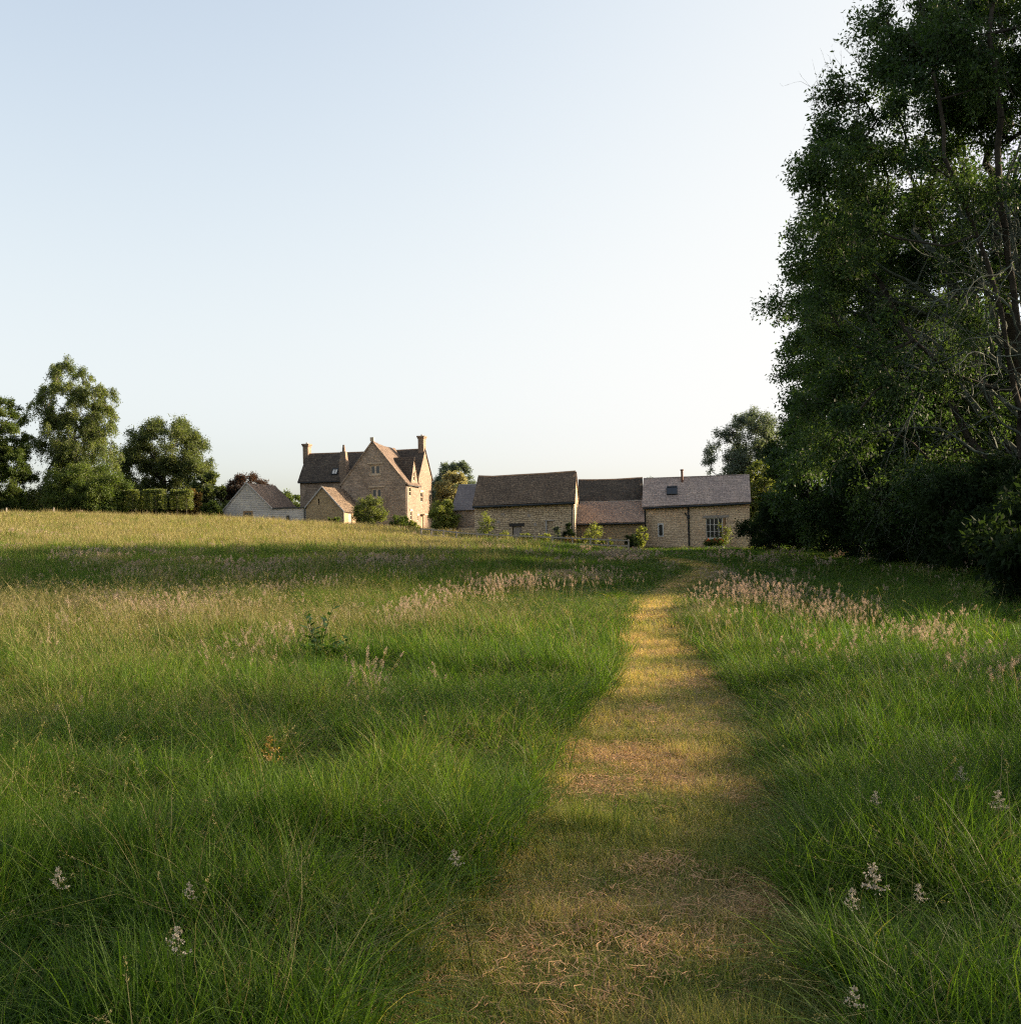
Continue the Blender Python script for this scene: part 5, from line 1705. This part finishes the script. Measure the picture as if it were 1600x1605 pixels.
# seed heads
sc_ = bpy.data.collections.new('seed_tufts')
for i in range(3):
    a, b = panicle(pr, 5, 0.16, 0.42, 0.72, 60, 0.010, 0.0025, 0.085, 0.016)
    proto(sc_, f'a_seed_{i}', [(a, M['stem']), (b, M['seed'])])
for i in range(3):
    a, b = panicle(pr, 6, 0.25, 0.45, 0.74, 40, 0.020, 0.004, 0.11, 0.022)
    proto(sc_, f'b_seed_{i}', [(a, M['stem']), (b, M['seed'])])
for i in range(3):
    a, b = panicle(pr, 9, 0.45, 0.45, 0.76, 18, 0.05, 0.007, 0.16, 0.042)
    proto(sc_, f'c_seed_{i}', [(a, M['stem']), (b, M['seed'])])
PINK = [(330, 910, 130, 14, 0.9), (420, 925, 110, 12, 0.8), (570, 898, 55, 9, 1.0), (200, 880, 60, 8, 0.5), (240, 905, 90, 8, 0.6), (790, 938, 70, 9, 0.9), (735, 945, 40, 14, 0.8), (660, 905, 25, 9, 0.7), (660, 985, 40, 20, 0.6), (910, 920, 40, 8, 0.7), (960, 880, 50, 6, 0.5),
        (1215, 962, 70, 14, 1.0), (1290, 985, 80, 18, 1.0), (1380, 1015, 90, 22, 1.0), (1470, 1040, 80, 24, 1.0), (1560, 1085, 80, 30, 0.9), (1300, 1062, 50, 10, 0.6), (1140, 925, 40, 18, 0.7), (1590, 1130, 60, 40, 0.7), (1110, 1000, 50, 14, 0.5),
        (420, 1055, 50, 20, 0.6), (570, 1135, 35, 18, 0.4), (300, 985, 150, 20, 0.4), (130, 960, 120, 15, 0.4)]
S_pts, S_rot, S_scl, S_t, S_i = [], [], [], [], []
for y0, y1, s, lod in [(3.2, 9, 0.28, 0), (9, 20, 0.25, 0), (20, 40, 0.36, 1), (40, 70, 0.6, 2), (70, 100, 1.1, 2)]:
    x, y = jgrid(y0, y1, s)
    pd = path_d(x, y)
    dens = gauss_patches(x, y, PINK)
    cl = fbm(x, y, 1.5, 41)
    far = sstep(25, 60, y) * 0.10
    rt = sstep(0, 1, x - np.interp(y, _ys, _rx))
    dens = dens * (1.35 - 0.15 * rt) * (0.25 + 1.1 * sstep(0.42, 0.64, cl)) + 0.006 + far * sstep(0.5, 0.7, cl)
    keep = (pd > 0.12) & (rng.random(len(x)) < dens)
    x, y = x[keep], y[keep]
    n = len(x)
    hs_ = (0.5 + 0.5 * fbm(x, y, 2.6, 12)) * (0.8 + 0.35 * rng.random(n))
    S_pts.append(np.stack([x, y, H(x, y) - 0.03], 1))
    S_rot.append(np.stack([rng.normal(0, 0.08, n), rng.normal(0, 0.08, n), rng.random(n) * 6.283], 1))
    S_scl.append(np.stack([np.ones(n), np.ones(n), hs_], 1))
    S_t.append(rng.uniform(0.1, 0.9, n))
    S_i.append(lod * 3 + rng.integers(0, 3, n))
scatter('seeding_grass', 'pinkish feathery seed heads drifting through the meadow grass', sc_, np.concatenate(S_pts), np.concatenate(S_rot), np.concatenate(S_scl), np.concatenate(S_t), np.concatenate(S_i), M['seed'])

# mown turf on the path
mc = bpy.data.collections.new('turf_tufts')
for i in range(3):
    proto(mc, f'a_turf_{i}', [(blades(pr, 40, 0.07, 0.035, 0.11, 0.004, 0.6, 3, 0.5), M['turf_blade'])])
for i in range(3):
    proto(mc, f'b_turf_{i}', [(blades(pr, 40, 0.2, 0.035, 0.09, 0.011, 0.5, 2, 0.4), M['turf_blade'])])


def litter(g, n, rad, lmin, lmax, wid):
    a = g.random(n) * 6.283
    r = rad * np.sqrt(g.random(n))
    p = np.stack([r * np.cos(a), r * np.sin(a), 0.008 + 0.03 * g.random(n) ** 1.5], 1)
    b = g.random(n) * 6.283
    d = np.stack([np.cos(b), np.sin(b), g.normal(0, 0.18, n)], 1)
    L = g.uniform(lmin, lmax, n)
    s = np.stack([-np.sin(b), np.cos(b), g.normal(0, 0.3, n)], 1) * (wid * (0.5 + g.random(n)))[:, None] / 2
    bend = np.stack([-np.sin(b), np.cos(b), np.zeros(n)], 1) * (g.normal(0, 0.12, n) * L)[:, None] + np.stack([np.zeros(n), np.zeros(n), 0.012 * g.random(n)], 1)
    q = [p - d * (L / 2)[:, None], p + bend, p + d * (L / 2)[:, None]]
    V = np.stack([q[0] - s, q[0] + s, q[1] - s, q[1] + s, q[2] - s * .6, q[2] + s * .6], 1).reshape(-1, 3)
    V[:, 2] = np.maximum(V[:, 2], 0.004)
    f = np.array([[0, 1, 3, 2], [2, 3, 5, 4]])
    Fq = (f[None] + (np.arange(n) * 6)[:, None, None]).reshape(-1, 4)
    return V, Fq, np.repeat(g.uniform(-0.3, 0.3, n), 6)


lc = bpy.data.collections.new('litter_tufts')
for i in range(3):
    proto(lc, f'a_straw_{i}', [(litter(pr, 30, 0.12, 0.02, 0.10, 0.003), M['straw'])])
for i in range(3):
    proto(lc, f'b_straw_{i}', [(litter(pr, 34, 0.3, 0.06, 0.2, 0.009), M['straw'])])
DRY = [(1010, 1190, 170, 22, 0.8), (940, 1240, 90, 18, 1.0), (1060, 1235, 70, 14, 0.8), (1150, 1250, 40, 25, 0.8), (900, 1440, 150, 40, 0.8), (1170, 1430, 90, 35, 1.0), (1040, 1380, 140, 20, 0.6), (1000, 1500, 200, 30, 0.6), (830, 1480, 90, 40, 0.6), (1010, 1130, 60, 12, 0.6), (1100, 1080, 60, 10, 0.5), (960, 1540, 160, 30, 0.5), (1090, 1060, 50, 8, 0.4)]
T_pts, T_rot, T_scl, T_t, T_i = [], [], [], [], []
K_pts, K_rot, K_scl, K_t, K_i = [], [], [], [], []
for y0, y1, s, lod in [(1.5, 9, 0.05, 0), (9, 18, 0.09, 0), (18, 62, 0.17, 1)]:
    X = np.arange(-4, 20, s)
    Y_ = np.arange(y0, y1, s)
    x, y = [q.ravel() for q in np.meshgrid(X, Y_)]
    x = x + rng.uniform(-.5, .5, x.size) * s
    y = y + rng.uniform(-.5, .5, y.size) * s
    pd = path_d(x, y)
    k = pd < (0.2 if y1 < 10 else 0.04)
    x, y, pd = x[k], y[k], pd[k]
    dry = np.clip(gauss_patches(x, y, DRY) * (0.25 + 1.3 * fbm(x, y, 0.55, 51)) + 0.25 * sstep(0.5, 0.7, fbm(x, y, 0.7, 53)) + 0.06, 0, 1)
    k = rng.random(len(x)) > dry * 0.45
    xx, yy, dd, pp = x[k], y[k], dry[k], pd[k]
    n = len(xx)
    T_pts.append(np.stack([xx, yy, H(xx, yy) + 0.005], 1))
    T_rot.append(np.stack([rng.normal(0, .15, n), rng.normal(0, .15, n), rng.random(n) * 6.283], 1))
    sz = (0.7 + 0.9 * fbm(xx, yy, 0.6, 61) + 1.2 * sstep(0.66, 0.82, fbm(xx, yy, 0.5, 63)) + 0.25 * sstep(-0.1, 0.1, pp)) * (1 - 0.35 * dd)
    T_scl.append(np.stack([np.ones(n), np.ones(n), sz], 1))
    T_t.append(np.clip(-0.24 + 1.0 * fbm(xx, yy, 0.6, 65) + 0.6 * dd + 0.30 * sstep(6, 15, yy) + rng.normal(0, .07, n), 0, 0.95))
    T_i.append(lod * 3 + rng.integers(0, 3, n))
    k = rng.random(len(x)) < (dry ** 1.2 * 0.85 + 0.03) * (0.4 if lod == 0 and s < 0.06 else 0.7)
    xx, yy, dd = x[k], y[k], dry[k]
    n = len(xx)
    K_pts.append(np.stack([xx, yy, H(xx, yy) + 0.012 + 0.02 * dd * rng.random(n)], 1))
    K_rot.append(np.stack([rng.normal(0, .1, n), rng.normal(0, .1, n), rng.random(n) * 6.283], 1))
    K_scl.append(np.ones((n, 3)))
    K_t.append(np.clip(0.3 + 0.5 * rng.random(n), 0, 1))
    K_i.append(lod * 3 + rng.integers(0, 3, n))
scatter('mown_grass', 'short mown turf on the curving path', mc, np.concatenate(T_pts), np.concatenate(T_rot), np.concatenate(T_scl), np.concatenate(T_t), np.concatenate(T_i), M['grass'])
scatter('hay_litter', 'dry orange hay clippings lying along the mown path', lc, np.concatenate(K_pts), np.concatenate(K_rot), np.concatenate(K_scl), np.concatenate(K_t), np.concatenate(K_i), M['straw'])
print('turf', sum(len(q) for q in T_pts), 'straw', sum(len(q) for q in K_pts))

# ------------------------------------------------------------------ single plants in the meadow
M['dock'] = m_leaf('dock_leaf', (0.022, 0.055, 0.015), (0.04, 0.09, 0.022), 0.3)


def dock(u, v, hgt, label, seed):
    x, y = ground(u, v)
    g_ = np.random.default_rng(seed)
    root = empty('dock_plant', (x, y, h1(x, y)))
    tag(root, label, 'plant')
    mb = MB()
    P, D_, N_, L = [], [], [], []
    for k in range(4):
        a = k * 1.7 + g_.random()
        tx, ty = 0.22 * math.cos(a), 0.22 * math.sin(a)
        hh = hgt * (0.75 + 0.4 * g_.random())
        pts = [(tx * t ** 1.5, ty * t ** 1.5, hh * t) for t in np.linspace(0, 1, 6)]
        mb.tube(pts, [0.009, 0.009, 0.008, 0.007, 0.005, 0.003], 5)
        for t in np.linspace(0.25, 1.0, 9):
            b = g_.random() * 6.28
            P.append((tx * t ** 1.5, ty * t ** 1.5, hh * t))
            D_.append((math.cos(b), math.sin(b), 0.55))
            N_.append((0.3 * g_.normal(), 0.3 * g_.normal(), 1))
            L.append(0.24 * (1.25 - 0.75 * t))
    for k in range(9):
        b = g_.random() * 6.28
        P.append((0, 0, 0.12))
        D_.append((math.cos(b), math.sin(b), 0.9))
        N_.append((0, 0, 1))
        L.append(0.34)
    mb.build('stem', M['leaf_oak'], root, uv=False, smooth=True)
    V, Fq = leaves(np.array(P), np.array(D_), np.array(N_), np.array(L), np.array(L) * 0.38)
    mesh_np('leaves', V, Fq, M['dock'], root, {'tint': np.repeat(g_.random(len(P)), 4)})


dock(500, 1048, 0.72, 'tall dark broad leaved dock standing above the left meadow grass', 1)
dock(520, 1052, 0.45, 'shorter dock clump just right of the tall dock', 2)



def umbel(u, v, Y, label, size, seed, name='meadow_flower', mat='blossom'):
    """a pale plume on a thin stem, its head at the pixel u,v at distance Y"""
    p = at(u, v, Y)
    z0 = h1(p.x, Y)
    g_ = np.random.default_rng(seed)
    root = empty(name, (p.x, Y, z0))
    tag(root, label, 'flower', 'pale plumes standing in the meadow')
    hh = p.z - z0
    root.rotation_euler = (g_.normal() * 0.03, g_.normal() * 0.03, 0)
    size *= 0.85 + 0.2 * g_.random()
    MB().tube([(0.03, 0, -0.02), (0.015, 0, hh * 0.5), (0, 0, hh)], [0.003, 0.0025, 0.0015], 5).build('stem', M['leaf_fresh'], root, uv=False)
    n = 170
    s = g_.random(n)
    br = g_.integers(0, 11, n)
    bs = np.linspace(0, 1, 11)[br]
    ba = br * 2.4
    rr_ = size * 0.55 * (1.05 - 0.85 * bs) * s ** 0.7
    P = np.stack([np.cos(ba) * rr_, np.sin(ba) * rr_, hh - size * 0.6 + bs * size * 1.1 + rr_ * 0.35], 1) + g_.normal(size=(n, 3)) * size * 0.035
    ln = size * 0.12 * (0.7 + 0.6 * g_.random(n))
    V, Fq = leaves(P, runit(g_, n) + [0, 0, 0.4], runit(g_, n), ln, ln * 0.6)
    mesh_np('plume', V, Fq, M[mat], root, {'tint': np.repeat(g_.random(n), 4)})


for i, (u, v, Y, s_, lab) in enumerate([
        (1382, 1378, 3.9, 0.085, 'tallest cream plume in the grass right of the path'),
        (1337, 1412, 3.7, 0.07, 'cream plume just left of and below the tallest one'),
        (1446, 1400, 3.8, 0.06, 'smaller cream plume right of the tallest one'),
        (1331, 1562, 3.0, 0.06, 'cream plume near the bottom edge right of the path'),
        (1374, 1250, 5.2, 0.06, 'faint cream plume in the green grass above the tallest one'),
        (258, 1474, 3.2, 0.07, 'fluffy cream plume low in the left foreground grass'),
        (104, 1374, 3.8, 0.06, 'cream plume near the left edge of the foreground'),
        (298, 1396, 3.7, 0.045, 'small tilted cream plume in the left foreground'),
        (726, 1345, 4.2, 0.06, 'cream plume at the left border of the path'),
        (1510, 1214, 5.6, 0.08, 'cream plume in the grass near the right edge'),
        (1565, 1255, 5.2, 0.08, 'cream plume at the right edge of the picture'),
        (1265, 955, 21.0, 0.4, 'tall yellow grass spike above the pink seed heads'),
        (1395, 960, 20.0, 0.35, 'slim tall grass spike in front of the dark bushes')]):
    umbel(u, v, Y, lab, s_ if Y < 10 else 0.22, 400 + i, mat='blossom' if Y < 10 else 'leaf_gold')


umbel(428, 1172, 6.0, 'dark sorrel stalk with a rusty top in the left meadow', 0.12, 430, 'sorrel_stalk', 'leaf_gold')
